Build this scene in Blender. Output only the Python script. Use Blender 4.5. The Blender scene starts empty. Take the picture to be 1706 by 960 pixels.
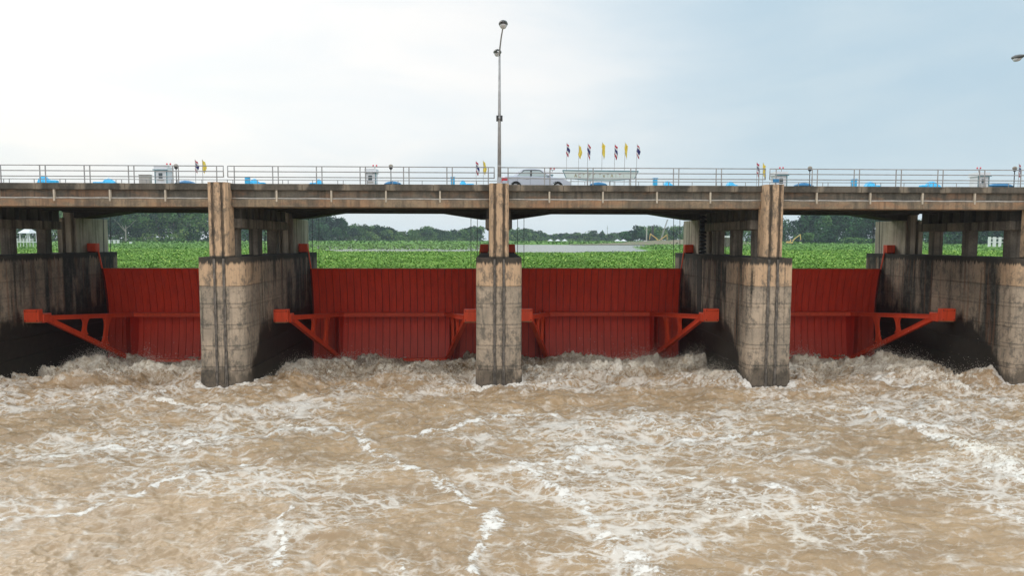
import bpy, math, random
import numpy as np
R = math.radians
S = bpy.context.scene
COL = S.collection
random.seed(7); RNG = np.random.default_rng(11)

# ------------------------------------------------------------------ camera
cam_d = bpy.data.cameras.new('camera'); cam_d.sensor_width = 36; cam_d.lens = 24.0
cam_d.clip_start = 0.1; cam_d.clip_end = 6000
cam = bpy.data.objects.new('camera', cam_d); COL.objects.link(cam)
cam.location = (-0.30, -36.98, 8.14)
from mathutils import Matrix, Vector
cam.rotation_mode = 'QUATERNION'
cam.rotation_quaternion = (Matrix.Rotation(-0.0273, 4, 'Z') @ Matrix.Rotation(math.pi/2 - 0.0705, 4, 'X') @ Matrix.Rotation(0.0024, 4, 'Z')).to_quaternion()
S.camera = cam

# ------------------------------------------------------------------ sky and sun
SUN_EL, SUN_AZ = R(30), R(-38)          # azimuth from +Y, positive towards +X
w = bpy.data.worlds.new('World'); S.world = w; w.use_nodes = True
nt = w.node_tree; nt.nodes.clear()
def N(t, **k):
    n = nt.nodes.new(t)
    for a, b in k.items(): setattr(n, a, b)
    return n
def L(a, b): nt.links.new(a, b)
def M(op, a, b=None, c=None, clamp=False):
    n = N('ShaderNodeMath', operation=op); n.use_clamp = clamp
    for i, v in enumerate((a, b, c)):
        if v is None: continue
        if isinstance(v, (int, float)): n.inputs[i].default_value = v
        else: L(v, n.inputs[i])
    return n.outputs[0]
def SM(v, lo, hi, a=0., b=1.):
    n = N('ShaderNodeMapRange', interpolation_type='SMOOTHSTEP'); L(v, n.inputs[0])
    n.inputs[1].default_value = lo; n.inputs[2].default_value = hi
    n.inputs[3].default_value = a; n.inputs[4].default_value = b
    return n.outputs[0]
def MIX(f, a, b, mode='MIX'):
    n = N('ShaderNodeMix', data_type='RGBA', blend_type=mode)
    if isinstance(f, (int, float)): n.inputs[0].default_value = f
    else: L(f, n.inputs[0])
    for i, v in ((6, a), (7, b)):
        if isinstance(v, tuple): n.inputs[i].default_value = (*v, 1)
        else: L(v, n.inputs[i])
    return n.outputs[2]
def NOISE(vec, scale, detail=4, rough=.55, dist=0.):
    n = N('ShaderNodeTexNoise'); L(vec, n.inputs['Vector'])
    n.inputs['Scale'].default_value = scale; n.inputs['Detail'].default_value = detail
    n.inputs['Roughness'].default_value = rough; n.inputs['Distortion'].default_value = dist
    return n.outputs['Fac']
def MAPV(vec, sc=(1, 1, 1), loc=(0, 0, 0)):
    n = N('ShaderNodeMapping'); L(vec, n.inputs[0]); n.inputs['Scale'].default_value = sc; n.inputs['Location'].default_value = loc
    return n.outputs[0]
sky = N('ShaderNodeTexSky', sky_type='NISHITA'); sky.sun_disc = False
sky.sun_elevation = SUN_EL; sky.sun_rotation = SUN_AZ; sky.dust_density = 3; sky.air_density = 1.5
tc = N('ShaderNodeTexCoord'); sep = N('ShaderNodeSeparateXYZ'); L(tc.outputs['Generated'], sep.inputs[0])
# overcast cloud layer: brightest round the veiled sun, blue-grey away from it
g = N('ShaderNodeVectorMath', operation='DOT_PRODUCT'); L(tc.outputs['Generated'], g.inputs[0])
ga, ge = R(-19), R(11)
g.inputs[1].default_value = (math.sin(ga)*math.cos(ge), math.cos(ga)*math.cos(ge), math.sin(ge))
wob = NOISE(MAPV(tc.outputs['Generated'], (1.2, 1.2, 3.2)), 2.2, 6, .6)
gd = M('ADD', g.outputs['Value'], M('MULTIPLY', M('SUBTRACT', wob, .5), .13))
glow = M('MULTIPLY', SM(gd, .74, .99), SM(M('ADD', sep.outputs[2], M('MULTIPLY', M('SUBTRACT', wob, .5), .12)), -.02, .17, .12, 1.))
wisps = NOISE(MAPV(tc.outputs['Generated'], (1.3, 1.3, 4.2), (3, 1, 0)), 2.2, 6, .55, .4)
blue = MIX(SM(wisps, .30, .75), (.50, .655, .765), (.60, .725, .80))
low = SM(sep.outputs[2], .0, .13)
blue = MIX(low, MIX(.75, blue, (.76, .87, .91)), blue)
pale = MIX(SM(wisps, .30, .70), (.84, .895, .93), (.97, .965, .955))
cloud = MIX(glow, blue, pale)
back = SM(sep.outputs[1], .30, -.5)                     # the even overcast behind
cloud = MIX(back, cloud, (1.12, 1.14, 1.16))
ov = SM(sep.outputs[2], .32, .95, 1.0, 2.0)             # overcast sky: brighter overhead
cv = N('ShaderNodeVectorMath', operation='SCALE'); L(cloud, cv.inputs[0]); L(M('MULTIPLY', ov, 10.), cv.inputs['Scale'])
final = MIX(.93, sky.outputs[0], cv.outputs[0])
bg = N('ShaderNodeBackground'); bg.inputs[1].default_value = .105; L(final, bg.inputs[0])
out = N('ShaderNodeOutputWorld'); L(bg.outputs[0], out.inputs[0])
sd = bpy.data.lights.new('sun', 'SUN'); sd.energy = 1.1; sd.angle = R(18); sd.color = (1, .95, .88)
so = bpy.data.objects.new('sun', sd); COL.objects.link(so)
sv = Vector((math.sin(SUN_AZ)*math.cos(SUN_EL), math.cos(SUN_AZ)*math.cos(SUN_EL), math.sin(SUN_EL)))
so.rotation_euler = sv.to_track_quat('Z', 'Y').to_euler()
S.view_settings.view_transform = 'Standard'; S.view_settings.look = 'None'
S.view_settings.exposure = 0.0; S.view_settings.gamma = 1
S.cycles.volume_bounces = 0; S.cycles.max_bounces = 6

# ------------------------------------------------------------------ helpers
def tag(o, label=None, cat=None, group=None, kind=None):
    if label: o['label'] = label
    if cat: o['category'] = cat
    if group: o['group'] = group
    if kind: o['kind'] = kind
    return o
def empty(name, loc=(0, 0, 0), label=None, cat=None, group=None, rz=0):
    o = bpy.data.objects.new(name, None); COL.objects.link(o); o.location = loc; o.rotation_euler[2] = rz
    o.empty_display_size = .2
    return tag(o, label, cat, group)
class MB:
    def __init__(s): s.v = []; s.f = []; s.m = []; s.cur = 0
    def add(s, vs, fs):
        b = len(s.v); s.v += [tuple(p) for p in vs]
        s.f += [tuple(b+i for i in f) for f in fs]; s.m += [s.cur]*len(fs); return s
    def box(s, x0, x1, y0, y1, z0, z1):
        return s.add([(x0,y0,z0),(x1,y0,z0),(x1,y1,z0),(x0,y1,z0),(x0,y0,z1),(x1,y0,z1),(x1,y1,z1),(x0,y1,z1)],
            [(0,3,2,1),(4,5,6,7),(0,1,5,4),(1,2,6,5),(2,3,7,6),(3,0,4,7)])
    def prism(s, poly, a, b, axis='z'):
        n = len(poly)
        def P(p, h): return {'z': (p[0], p[1], h), 'y': (p[0], h, p[1]), 'x': (h, p[0], p[1])}[axis]
        return s.add([P(p, a) for p in poly]+[P(p, b) for p in poly],
            [tuple(range(n))[::-1], tuple(range(n, 2*n))]+[(i, (i+1) % n, n+(i+1) % n, n+i) for i in range(n)])
    def tube(s, pts, r, n=8, r2=None, cap=True):
        pts = [Vector(p) for p in pts]; k = len(pts); vs = []; fs = []
        for i, p in enumerate(pts):
            d = (pts[min(i+1, k-1)]-pts[max(i-1, 0)]).normalized()
            u = d.cross(Vector((0, 0, 1)) if abs(d.z) < .95 else Vector((1, 0, 0))).normalized(); v = d.cross(u)
            rr = r if r2 is None else r+(r2-r)*i/(k-1)
            vs += [p+(u*math.cos(2*math.pi*j/n)+v*math.sin(2*math.pi*j/n))*rr for j in range(n)]
        for i in range(k-1):
            for j in range(n): fs.append((i*n+j, i*n+(j+1) % n, (i+1)*n+(j+1) % n, (i+1)*n+j))
        if cap: fs += [tuple(range(n))[::-1], tuple(range((k-1)*n, k*n))]
        return s.add(vs, fs)
    def beam(s, a, b, wd, ht):
        """rectangular bar from a to b, wd horizontal, ht in the vertical plane"""
        a, b = Vector(a), Vector(b); d = (b-a).normalized()
        u = d.cross(Vector((0, 0, 1))) if abs(d.z) < .98 else Vector((1, 0, 0))
        u = u.normalized()*wd/2; v = u.cross(d).normalized()*ht/2
        return s.add([a-u-v, a+u-v, a+u+v, a-u+v, b-u-v, b+u-v, b+u+v, b-u+v],
            [(0,1,2,3),(7,6,5,4),(0,4,5,1),(1,5,6,2),(2,6,7,3),(3,7,4,0)])
    def lathe(s, prof, c=(0, 0, 0), n=12):
        vs = []; fs = []; k = len(prof)
        for r, z in prof:
            vs += [(c[0]+r*math.cos(2*math.pi*j/n), c[1]+r*math.sin(2*math.pi*j/n), c[2]+z) for j in range(n)]
        for i in range(k-1):
            for j in range(n): fs.append((i*n+j, i*n+(j+1) % n, (i+1)*n+(j+1) % n, (i+1)*n+j))
        fs += [tuple(range(n))[::-1], tuple(range((k-1)*n, k*n))]
        return s.add(vs, fs)
    def mesh(s, name, mats):
        me = bpy.data.meshes.new(name); me.from_pydata(s.v, [], s.f)
        for m in (mats if isinstance(mats, (list, tuple)) else [mats]): me.materials.append(m)
        if any(s.m): me.polygons.foreach_set('material_index', s.m)
        me.validate(); me.update(); return me
    def build(s, name, mats, parent=None, smooth=False, bevel=0, loc=None, seg=1):
        me = s.mesh(name, mats)
        if smooth: me.shade_smooth()
        o = bpy.data.objects.new(name, me); COL.objects.link(o)
        if parent: o.parent = parent
        if loc: o.location = loc
        if bevel:
            b = o.modifiers.new('edge', 'BEVEL'); b.width = bevel; b.segments = seg; b.limit_method = 'ANGLE'
        return o
def link(name, me, parent=None, loc=(0, 0, 0)):
    o = bpy.data.objects.new(name, me); COL.objects.link(o); o.parent = parent; o.location = loc; return o
def np_mesh(name, V, F, mat, smooth=False):
    """V (n,3), F (m,k) with k = 3 or 4"""
    me = bpy.data.meshes.new(name); k = F.shape[1]
    me.vertices.add(len(V)); me.vertices.foreach_set('co', V.astype(np.float32).ravel())
    me.loops.add(F.size); me.loops.foreach_set('vertex_index', F.astype(np.int32).ravel())
    me.polygons.add(len(F)); me.polygons.foreach_set('loop_start', np.arange(0, F.size, k, dtype=np.int32))
    me.polygons.foreach_set('loop_total', np.full(len(F), k, dtype=np.int32))
    if smooth: me.polygons.foreach_set('use_smooth', np.ones(len(F), dtype=bool))
    me.materials.append(mat); me.update(calc_edges=True); return me
def attr(me, name, arr):
    a = me.attributes.new(name, 'FLOAT', 'POINT'); a.data.foreach_set('value', arr.astype(np.float32).ravel())
def children(o): return [c for c in o.children]
def copy_tree(o, parent=None):
    c = o.copy(); COL.objects.link(c); c.parent = parent
    for ch in children(o): copy_tree(ch, c)
    return c

# numpy gradient noise
_perm = RNG.permutation(512); _ang = RNG.random(512)*2*np.pi
def perlin(x, y, seed=0):
    xi = np.floor(x).astype(np.int64); yi = np.floor(y).astype(np.int64); xf = x-xi; yf = y-yi
    u = xf*xf*xf*(xf*(xf*6-15)+10); v = yf*yf*yf*(yf*(yf*6-15)+10)
    def gr(ix, iy, dx, dy):
        h = _ang[_perm[(_perm[(ix+seed*37) & 511]+iy) & 511]]
        return np.cos(h)*dx+np.sin(h)*dy
    a = gr(xi, yi, xf, yf); b = gr(xi+1, yi, xf-1, yf); c = gr(xi, yi+1, xf, yf-1); d = gr(xi+1, yi+1, xf-1, yf-1)
    return ((a*(1-u)+b*u)*(1-v)+(c*(1-u)+d*u)*v)*1.5
def fbm(x, y, o=4, seed=0, g=.5):
    s = 0; a = 1; t = 0
    for i in range(o): s = s+a*perlin(x*2**i, y*2**i, seed+i*3); t += a; a *= g
    return s/t
def sstep(a, b, x):
    t = np.clip((x-a)/(b-a), 0, 1); return t*t*(3-2*t)

# ------------------------------------------------------------------ materials
def mat(name, rough=.6, metal=0., spec=None):
    global nt
    m = bpy.data.materials.new(name); m.use_nodes = True; nt = m.node_tree
    b = nt.nodes['Principled BSDF']; b.inputs['Roughness'].default_value = rough; b.inputs['Metallic'].default_value = metal
    if spec is not None: b.inputs['Specular IOR Level'].default_value = spec
    return m, b
def bump(b, h, dist=.02, strength=1.):
    n = N('ShaderNodeBump'); n.inputs['Distance'].default_value = dist; n.inputs['Strength'].default_value = strength
    L(h, n.inputs['Height']); L(n.outputs[0], b.inputs['Normal'])
def paint(name, c, rough=.5, var=.15, metal=0., sc=3., dirt=(.10, .08, .06), dirt_amt=.25):
    m, b = mat(name, rough, metal); g = N('ShaderNodeNewGeometry'); p = g.outputs['Position']
    n1 = NOISE(p, sc, 5, .6); n2 = NOISE(MAPV(p, (6, 6, 1)), 1.5, 5, .6)
    c2 = tuple(x*(1-var) for x in c)
    col = MIX(SM(n1, .35, .65), c, c2)
    col = MIX(M('MULTIPLY', SM(n2, .52, .75), dirt_amt), col, dirt); L(col, b.inputs['Base Color'])
    L(SM(n1, .3, .7, rough-.08, rough+.1), b.inputs['Roughness']); return m
def concrete(name, c1, c2, streak=.5, pier=False, orange=0., edge=None):
    m, b = mat(name, .9, spec=.25); g = N('ShaderNodeNewGeometry'); p = g.outputs['Position']
    sp = N('ShaderNodeSeparateXYZ'); L(p, sp.inputs[0]); X, Y, Z = sp.outputs
    big = NOISE(p, .55, 4, .6); fine = NOISE(p, 9, 6, .7); mid = NOISE(p, 2.3, 5, .6)
    col = MIX(SM(M('ADD', big, M('MULTIPLY', M('SUBTRACT', fine, .5), .5)), .32, .68), c1, c2)
    if orange:
        col = MIX(M('MULTIPLY', SM(NOISE(MAPV(p, (1, 1, 2.5)), .5, 4, .65, .4), .45, .66), orange), col, (.40, .20, .10))
        col = MIX(M('MULTIPLY', SM(NOISE(MAPV(p, (1, 1, .7), (9, 3, 1)), 1.3, 5, .7), .50, .64), .5), col, (.09, .08, .065))
    st = NOISE(MAPV(p, (.85, .85, .05) if pier else (3.2, 3.2, .11)), 1.0, 7, .60); st2 = NOISE(MAPV(p, (9, 9, .35), (3, 7, 1)), 1., 4, .6)
    if pier:
        wr = M('SUBTRACT', M('MODULO', M('ADD', X, 67.5), 15.), 7.5)          # distance from the pier's own axis
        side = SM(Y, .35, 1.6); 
        # fresher tan render on the top lift of the nose
        tanz = M('MULTIPLY', SM(M('ADD', Z, M('MULTIPLY', mid, .02)), 5.61, 5.63), SM(Y, 4.2, 1.6))
        col = MIX(M('MULTIPLY', tanz, .85), col, MIX(mid, (.66, .45, .28), (.56, .36, .21)))
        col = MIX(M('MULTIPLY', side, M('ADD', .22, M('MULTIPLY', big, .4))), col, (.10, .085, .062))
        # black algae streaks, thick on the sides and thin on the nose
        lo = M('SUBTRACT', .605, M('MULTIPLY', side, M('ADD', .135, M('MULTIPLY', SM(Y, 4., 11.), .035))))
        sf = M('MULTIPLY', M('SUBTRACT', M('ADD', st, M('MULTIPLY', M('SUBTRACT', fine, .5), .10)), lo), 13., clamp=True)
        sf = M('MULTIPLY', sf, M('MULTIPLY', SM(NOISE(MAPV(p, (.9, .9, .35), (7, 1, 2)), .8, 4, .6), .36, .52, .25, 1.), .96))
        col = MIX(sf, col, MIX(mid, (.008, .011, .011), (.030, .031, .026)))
        col = MIX(M('MULTIPLY', SM(st2, .50, .70), .38), col, (.09, .085, .07))
        blot = NOISE(MAPV(p, (1.6, 1.6, 1.1), (5, 5, 5)), 1.7, 8, .74); col = MIX(M('MULTIPLY', SM(blot, .47, .63), .72), col, (.11, .10, .082))
        jz = M('ABSOLUTE', M('SUBTRACT', M('MODULO', M('ADD', Z, 11.65-1.0-.02+10.), 1.15), .575)); jn = M('MULTIPLY', SM(M('ADD', jz, M('MULTIPLY', M('SUBTRACT', fine, .5), .12)), .515, .57), SM(Z, 5.75, 5.55))
        col = MIX(M('MULTIPLY', jn, SM(side, 0., 1., .55, .3)), col, (.07, .065, .055))
        j2 = M('MULTIPLY', SM(M('ADD', M('SUBTRACT', 5.62, Z), M('MULTIPLY', st2, .5)), .5, .1), SM(Z, 5.66, 5.61)); col = MIX(M('MULTIPLY', j2, .5), col, (.06, .055, .045))
        # brown runs on the sides
        col = MIX(M('MULTIPLY', M('MULTIPLY', SM(NOISE(MAPV(p, (5, 5, .2), (8, 2, 4)), 1., 4, .6), .52, .64), side), .5), col, (.20, .10, .055))
        # drips down from the top ledge
        tz = M('SUBTRACT', Z, M('ADD', 6.42, M('MULTIPLY', NOISE(MAPV(p, (4, 4, .01)), 1.4, 4, .6), .9)))
        dr = M('MULTIPLY', SM(tz, -.12, .05), SM(Z, 7.3, 7.19))
        col = MIX(M('MULTIPLY', dr, .93), col, (.035, .034, .030))
        # algae along the guide channels
        gl = M('ABSOLUTE', M('SUBTRACT', M('ABSOLUTE', M('SUBTRACT', wr, .02)), .24))
        ga = M('MULTIPLY', SM(M('ADD', gl, M('MULTIPLY', M('SUBTRACT', NOISE(MAPV(p, (7, 7, 1.2)), 1.5, 5, .7), .5), .42)), .16, .03), SM(Y, .9, .5))
        col = MIX(M('MULTIPLY', ga, .80), col, (.045, .042, .036))
        # splash zone: dark wet slime, climbing higher inside the bays
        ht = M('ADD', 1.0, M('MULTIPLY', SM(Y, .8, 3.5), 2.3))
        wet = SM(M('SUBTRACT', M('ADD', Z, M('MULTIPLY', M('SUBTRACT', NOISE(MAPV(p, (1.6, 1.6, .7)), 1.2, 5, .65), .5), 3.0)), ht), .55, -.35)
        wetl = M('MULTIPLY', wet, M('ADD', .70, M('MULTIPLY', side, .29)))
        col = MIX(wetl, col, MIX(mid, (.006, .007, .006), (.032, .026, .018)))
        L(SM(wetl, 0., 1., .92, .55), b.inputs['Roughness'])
    else:
        col = MIX(M('MULTIPLY', SM(st, .46, .66), streak), col, (.055, .052, .043))
        col = MIX(M('MULTIPLY', SM(st2, .50, .70), streak*.7), col, (.10, .09, .075))
    if edge is not None:                                                       # pale leach marks where the rail posts are fixed
        pm = M('ABSOLUTE', M('SUBTRACT', M('MODULO', M('ADD', X, 60.0+.17), 2.36), 1.18))
        pm = M('MULTIPLY', SM(M('ADD', pm, M('MULTIPLY', M('SUBTRACT', mid, .5), .6)), .84, 1.08), .55)
        col = MIX(pm, col, (.33, .27, .20))
    L(col, b.inputs['Base Color'])
    bump(b, M('ADD', M('MULTIPLY', fine, .6), M('MULTIPLY', mid, .6)), .02, .7)
    return m
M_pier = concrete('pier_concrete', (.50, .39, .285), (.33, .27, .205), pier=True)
M_fascia = concrete('weathered_edge_concrete', (.15, .128, .10), (.06, .055, .045), .55, edge=1)
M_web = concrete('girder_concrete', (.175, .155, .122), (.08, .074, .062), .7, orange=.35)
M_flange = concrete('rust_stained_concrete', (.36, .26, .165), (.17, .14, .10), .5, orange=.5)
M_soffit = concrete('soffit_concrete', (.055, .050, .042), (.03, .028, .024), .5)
M_col = concrete('column_concrete', (.26, .22, .175), (.12, .105, .085), .9)
M_bear = concrete('dark_bearing_concrete', (.10, .088, .072), (.05, .045, .038), .8)
M_tower = concrete('tower_concrete', (.50, .44, .35), (.34, .30, .24), .6)
M_pale = concrete('pale_concrete', (.42, .37, .30), (.28, .25, .205), .4)
M_brk = paint('pale_bracket_concrete', (.58, .50, .39), .8, .2)
M_road = concrete('road_concrete', (.16, .155, .15), (.11, .108, .10), .2)
M_steel = paint('galvanised_steel', (.36, .355, .35), .55, .2, .2)
M_head = paint('dull_lamp_housing', (.13, .13, .13), .5, .2, .2)
M_pipe = paint('grey_conduit', (.55, .52, .47), .6, .3, .0)
M_chan = paint('rusty_guide_channel', (.30, .26, .22), .7, .5, .0, 4., (.05, .04, .03), .8)
def red_paint(name, c, dark, wet):
    m, b = mat(name, .5, spec=.35); g = N('ShaderNodeNewGeometry'); p = g.outputs['Position']
    sp = N('ShaderNodeSeparateXYZ'); L(p, sp.inputs[0])
    n1 = NOISE(MAPV(p, (2, 1, .4)), 1.4, 6, .65); n2 = NOISE(p, 14, 5, .7); n3 = NOISE(MAPV(p, (7, 7, .5)), 1.2, 5, .65)
    col = MIX(SM(n1, .3, .7), c, dark)
    col = MIX(M('MULTIPLY', SM(n2, .5, .8), .35), col, tuple(x*.55 for x in dark))
    col = MIX(M('MULTIPLY', SM(n3, .54, .74), .34), col, (.10, .018, .010))
    if wet:
        wet_sheen = M('MULTIPLY', SM(M('ADD', sp.outputs[2], M('MULTIPLY', n1, 1.6)), 3.4, .6), .42)   # paler pinkish sheen of the wet lower skin, painted into the colour
        col = MIX(wet_sheen, col, (.46, .10, .07))
    L(col, b.inputs['Base Color']); bump(b, n2, .004, .5); return m
M_red = red_paint('red_skin_paint', (.82, .052, .014), (.66, .036, .011), True)
M_redk = red_paint('dark_red_seam', (.16, .010, .005), (.11, .008, .004), False)
M_arm = red_paint('orange_red_paint', (.78, .080, .024), (.68, .064, .020), False)
M_lip = paint('rusty_lip', (.36, .17, .08), .7, .3)
M_white = paint('white_wall_paint', (.74, .76, .78), .5, .08, dirt_amt=.1)
M_grey = paint('grey_cabinet_paint', (.42, .40, .37), .5, .1)
M_dark = paint('dark_metal', (.03, .03, .032), .5, .2)
M_blue = paint('blue_tarpaulin', (.05, .52, .90), .45, .25, dirt_amt=.05, sc=6)
M_blue2 = paint('deep_blue_paint', (.02, .19, .40), .4, .2, dirt_amt=.1)
M_teal = paint('teal_trim_paint', (.10, .24, .28), .5, .2)
M_glass, _b = mat('dark_glass', .08); _b.inputs['Base Color'].default_value = (.05, .075, .085, 1)
M_cabin, _b = mat('pale_window_glass', .05); _b.inputs['Base Color'].default_value = (.33, .40, .40, 1)
M_silver, _b = mat('silver_car_paint', .28, .35); _b.inputs['Base Color'].default_value = (.47, .50, .56, 1); _b.inputs['Coat Weight'].default_value = .6
M_tyre, _b = mat('rubber', .85); _b.inputs['Base Color'].default_value = (.02, .02, .02, 1)
M_tail, _b = mat('red_lamp_plastic', .3); _b.inputs['Base Color'].default_value = (.65, .03, .05, 1)
M_lens, _b = mat('clear_lamp_plastic', .15); _b.inputs['Base Color'].default_value = (.62, .62, .62, 1)
M_yel = paint('yellow_machine_paint', (.66, .46, .14), .5, .15)
M_board = paint('pale_board', (.62, .70, .66), .5, .08, dirt_amt=.15)
M_letter = paint('faded_letter_paint', (.36, .30, .14), .6, .2)
M_letter2 = paint('faded_red_letter_paint', (.42, .20, .16), .6, .2)
def flat(name, c, r=.75):
    m, b = mat(name, r); b.inputs['Base Color'].default_value = (*c, 1)
    n = N('ShaderNodeTexNoise'); n.inputs['Scale'].default_value = 6
    cc = MIX(n.outputs[0], c, tuple(x*.8 for x in c)); L(cc, b.inputs['Base Color']); return m
F_red, F_wht, F_blu, F_yel = flat('flag_red', (.50, .02, .05)), flat('flag_white', (.75, .75, .75)), flat('flag_blue', (.03, .03, .16)), flat('flag_yellow', (.85, .66, .10))
def leafmat(name, dark, light, pale, tr=.15):
    m, b = mat(name, .8, spec=.1)
    a = N('ShaderNodeAttribute', attribute_name='tone'); g = N('ShaderNodeNewGeometry')
    n = NOISE(g.outputs['Position'], .12, 3)
    t = M('ADD', a.outputs['Fac'], M('MULTIPLY', M('SUBTRACT', n, .5), .5))
    col = MIX(SM(t, .05, .75), dark, light); col = MIX(SM(t, .80, .98), col, pale)
    L(col, b.inputs['Base Color'])
    return m
M_leaf = leafmat('tree_foliage', (.008, .042, .022), (.095, .200, .055), (.20, .29, .08))
M_leafd = leafmat('dark_tree_foliage', (.005, .030, .022), (.050, .140, .052), (.11, .22, .07))
M_hya = leafmat('water_hyacinth_leaves', (.095, .19, .030), (.215, .37, .075), (.48, .60, .15))
M_hyaf = leafmat('far_marsh_leaves', (.11, .21, .05), (.17, .31, .075), (.25, .38, .12))
M_bark = paint('bark', (.16, .14, .11), .9, .4)
M_barkp = paint('pale_bark', (.34, .32, .28), .9, .3)

# ------------------------------------------------------------------ setting: ground, upstream river, haze
m, b = mat('mat_green', .9, spec=.1); g = N('ShaderNodeNewGeometry'); p = g.outputs['Position']
c = MIX(SM(NOISE(MAPV(p, (.35, 1, 1)), .05, 5, .6), .35, .65), (.10, .24, .03), (.15, .32, .04))
c = MIX(SM(NOISE(p, 1.4, 5, .7), .4, .65), c, (.09, .21, .035)); L(c, b.inputs['Base Color']); M_matgreen = m
m, b = mat('bank_grass', .9, spec=.1); g = N('ShaderNodeNewGeometry'); p = g.outputs['Position']
c = MIX(SM(NOISE(MAPV(p, (.4, 1, 1)), .03, 6, .65), .35, .65), (.05, .12, .04), (.10, .17, .06)); L(c, b.inputs['Base Color']); M_bank = m
m, b = mat('calm_river_water', .22, spec=.5); g = N('ShaderNodeNewGeometry'); p = g.outputs['Position']
b.inputs['Base Color'].default_value = (.11, .12, .075, 1); bump(b, NOISE(MAPV(p, (.5, 1.4, 1)), .9, 4), .03, .35); M_calm = m
m, b = mat('bare_soil', .95); g = N('ShaderNodeNewGeometry'); p = g.outputs['Position']
L(MIX(SM(NOISE(p, .25, 6, .7), .42, .6), (.20, .15, .10), (.10, .14, .05)), b.inputs['Base Color']); M_soil = m

POND = np.array([(-46,140),(-28,98),(6,102),(13,88),(33,106),(48,180),(86,325),(10,330),(-68,335),(-92,300),(-70,215)], float)
def in_pond(x, y, soft=0.):
    """signed rough distance: positive inside the open pond"""
    x = x+6*fbm(x*.05, y*.03, 3, 5)*2; y = y+14*fbm(x*.08+9, y*.05, 3, 8)
    ins = np.zeros(x.shape, bool); n = len(POND); j = n-1
    for i in range(n):
        xi, yi = POND[i]; xj, yj = POND[j]
        c = ((yi > y) != (yj > y)) & (x < (xj-xi)*(y-yi)/(yj-yi+1e-9)+xi); ins ^= c; j = i
    return ins
# upstream land and floating mat
gx = np.concatenate([np.linspace(-1200, -160, 40), np.linspace(-155, 155, 220), np.linspace(160, 1200, 40)])
gy = np.concatenate([np.linspace(15.4, 60, 40), np.linspace(62, 360, 180), np.linspace(370, 1400, 40)])
GX, GY = np.meshgrid(gx, gy)
pond = in_pond(GX, GY)
GZ = 5.66+.05*fbm(GX*.3, GY*.3, 3, 2)+np.where(GY > 330, .35*sstep(330, 420, GY), 0)+.5*sstep(60, 260, GX)*sstep(150, 330, GY)
GZ = np.where(pond, 5.1, GZ)
nx, ny = len(gx), len(gy); idx = np.arange(nx*ny).reshape(ny, nx)
quad = np.stack([idx[:-1, :-1], idx[:-1, 1:], idx[1:, 1:], idx[1:, :-1]], -1).reshape(-1, 4)
me = np_mesh('marsh_ground', np.stack([GX, GY, GZ], -1).reshape(-1, 3), quad, M_matgreen, True)
tag(link('marsh_ground', me), kind='structure')
tag(MB().box(-1200, 1200, 15.3, 700, 4.0, 5.55).build('upstream_water', M_calm), kind='structure')
tag(MB().box(-1400, 1400, -400, 1450, -6.0, -5.0).build('ground', M_soil), kind='structure')

# floating hyacinth leaves
def leaf_field(name, x0, x1, y0, y1, n, size, hgt, mtl, label, cat, keep=None):
    y = y0+(y1-y0)*RNG.random(n)**.85; frac = (y+37)/(y1+37)
    x = RNG.uniform(-1, 1, n); x = x*np.where(x > 0, x1, -x0)*frac
    ok = ~in_pond(x, y)
    if y1 > 300: ok |= (RNG.random(n) < .92*sstep(4, -12, x))*(y < 330)
    if keep is not None: ok &= keep(x, y)
    x, y = x[ok], y[ok]; n = len(x)
    hz = np.clip(.5+1.1*fbm(x*.16, y*.10, 3, 21), 0, 1.3)
    tuft = sstep(.22, .5, fbm(x*.07+3, y*.06, 2, 31))
    s = size*RNG.uniform(.6, 1.4, n)*(1+.15*(y-y0)/(y1-y0+1))
    z = 5.68+RNG.random(n)**1.3*hgt*(.35+hz)+tuft*hgt*.8*RNG.random(n)
    if y0 > 300: z = z+.35*sstep(330, 420, y)
    z = z+.5*sstep(60, 260, x)*sstep(150, 330, y)
    a = RNG.uniform(0, 2*np.pi, n); tilt = RNG.uniform(.0, .75, n)
    d = np.stack([np.cos(a)*np.cos(tilt), np.sin(a)*np.cos(tilt), np.sin(tilt)], -1)
    e = np.stack([-np.sin(a), np.cos(a), np.zeros(n)], -1)
    c = np.stack([x, y, z], -1); s = s[:, None]
    V = np.stack([c, c+d*s*.55+e*s*.42, c+d*s*1.1, c+d*s*.5-e*s*.42], 1).reshape(-1, 3)
    me = np_mesh(name, V, np.arange(4*n).reshape(n, 4), mtl)
    tone = np.clip(.42+.55*(RNG.random(n)-.5)+.5*fbm(x*.35, y*.2, 3, 41)-.35*tuft, 0, 1)
    tone = np.where(RNG.random(n) < .045, 1., tone)
    attr(me, 'tone', np.repeat(tone, 4))
    return tag(link(name, me), label, cat, kind='stuff')
leaf_field('water_hyacinth', -62, 62, 15.6, 52, 120000, .15, .22, M_hya, 'dense bright green water hyacinth mat right behind the red gates', 'water plants')
leaf_field('water_hyacinth', -130, 130, 48, 130, 150000, .22, .14, M_hya, 'bright green floating plants reaching back to the open pond', 'water plants')
leaf_field('marsh_grass', -340, 340, 120, 345, 100000, .5, .10, M_hyaf, 'duller green marsh growth round and beyond the far pond', 'marsh plants')
leaf_field('marsh_grass', -700, 700, 330, 640, 40000, 1.5, .35, M_hyaf, 'hazy strip of grass at the foot of the far woods', 'marsh plants')

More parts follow.
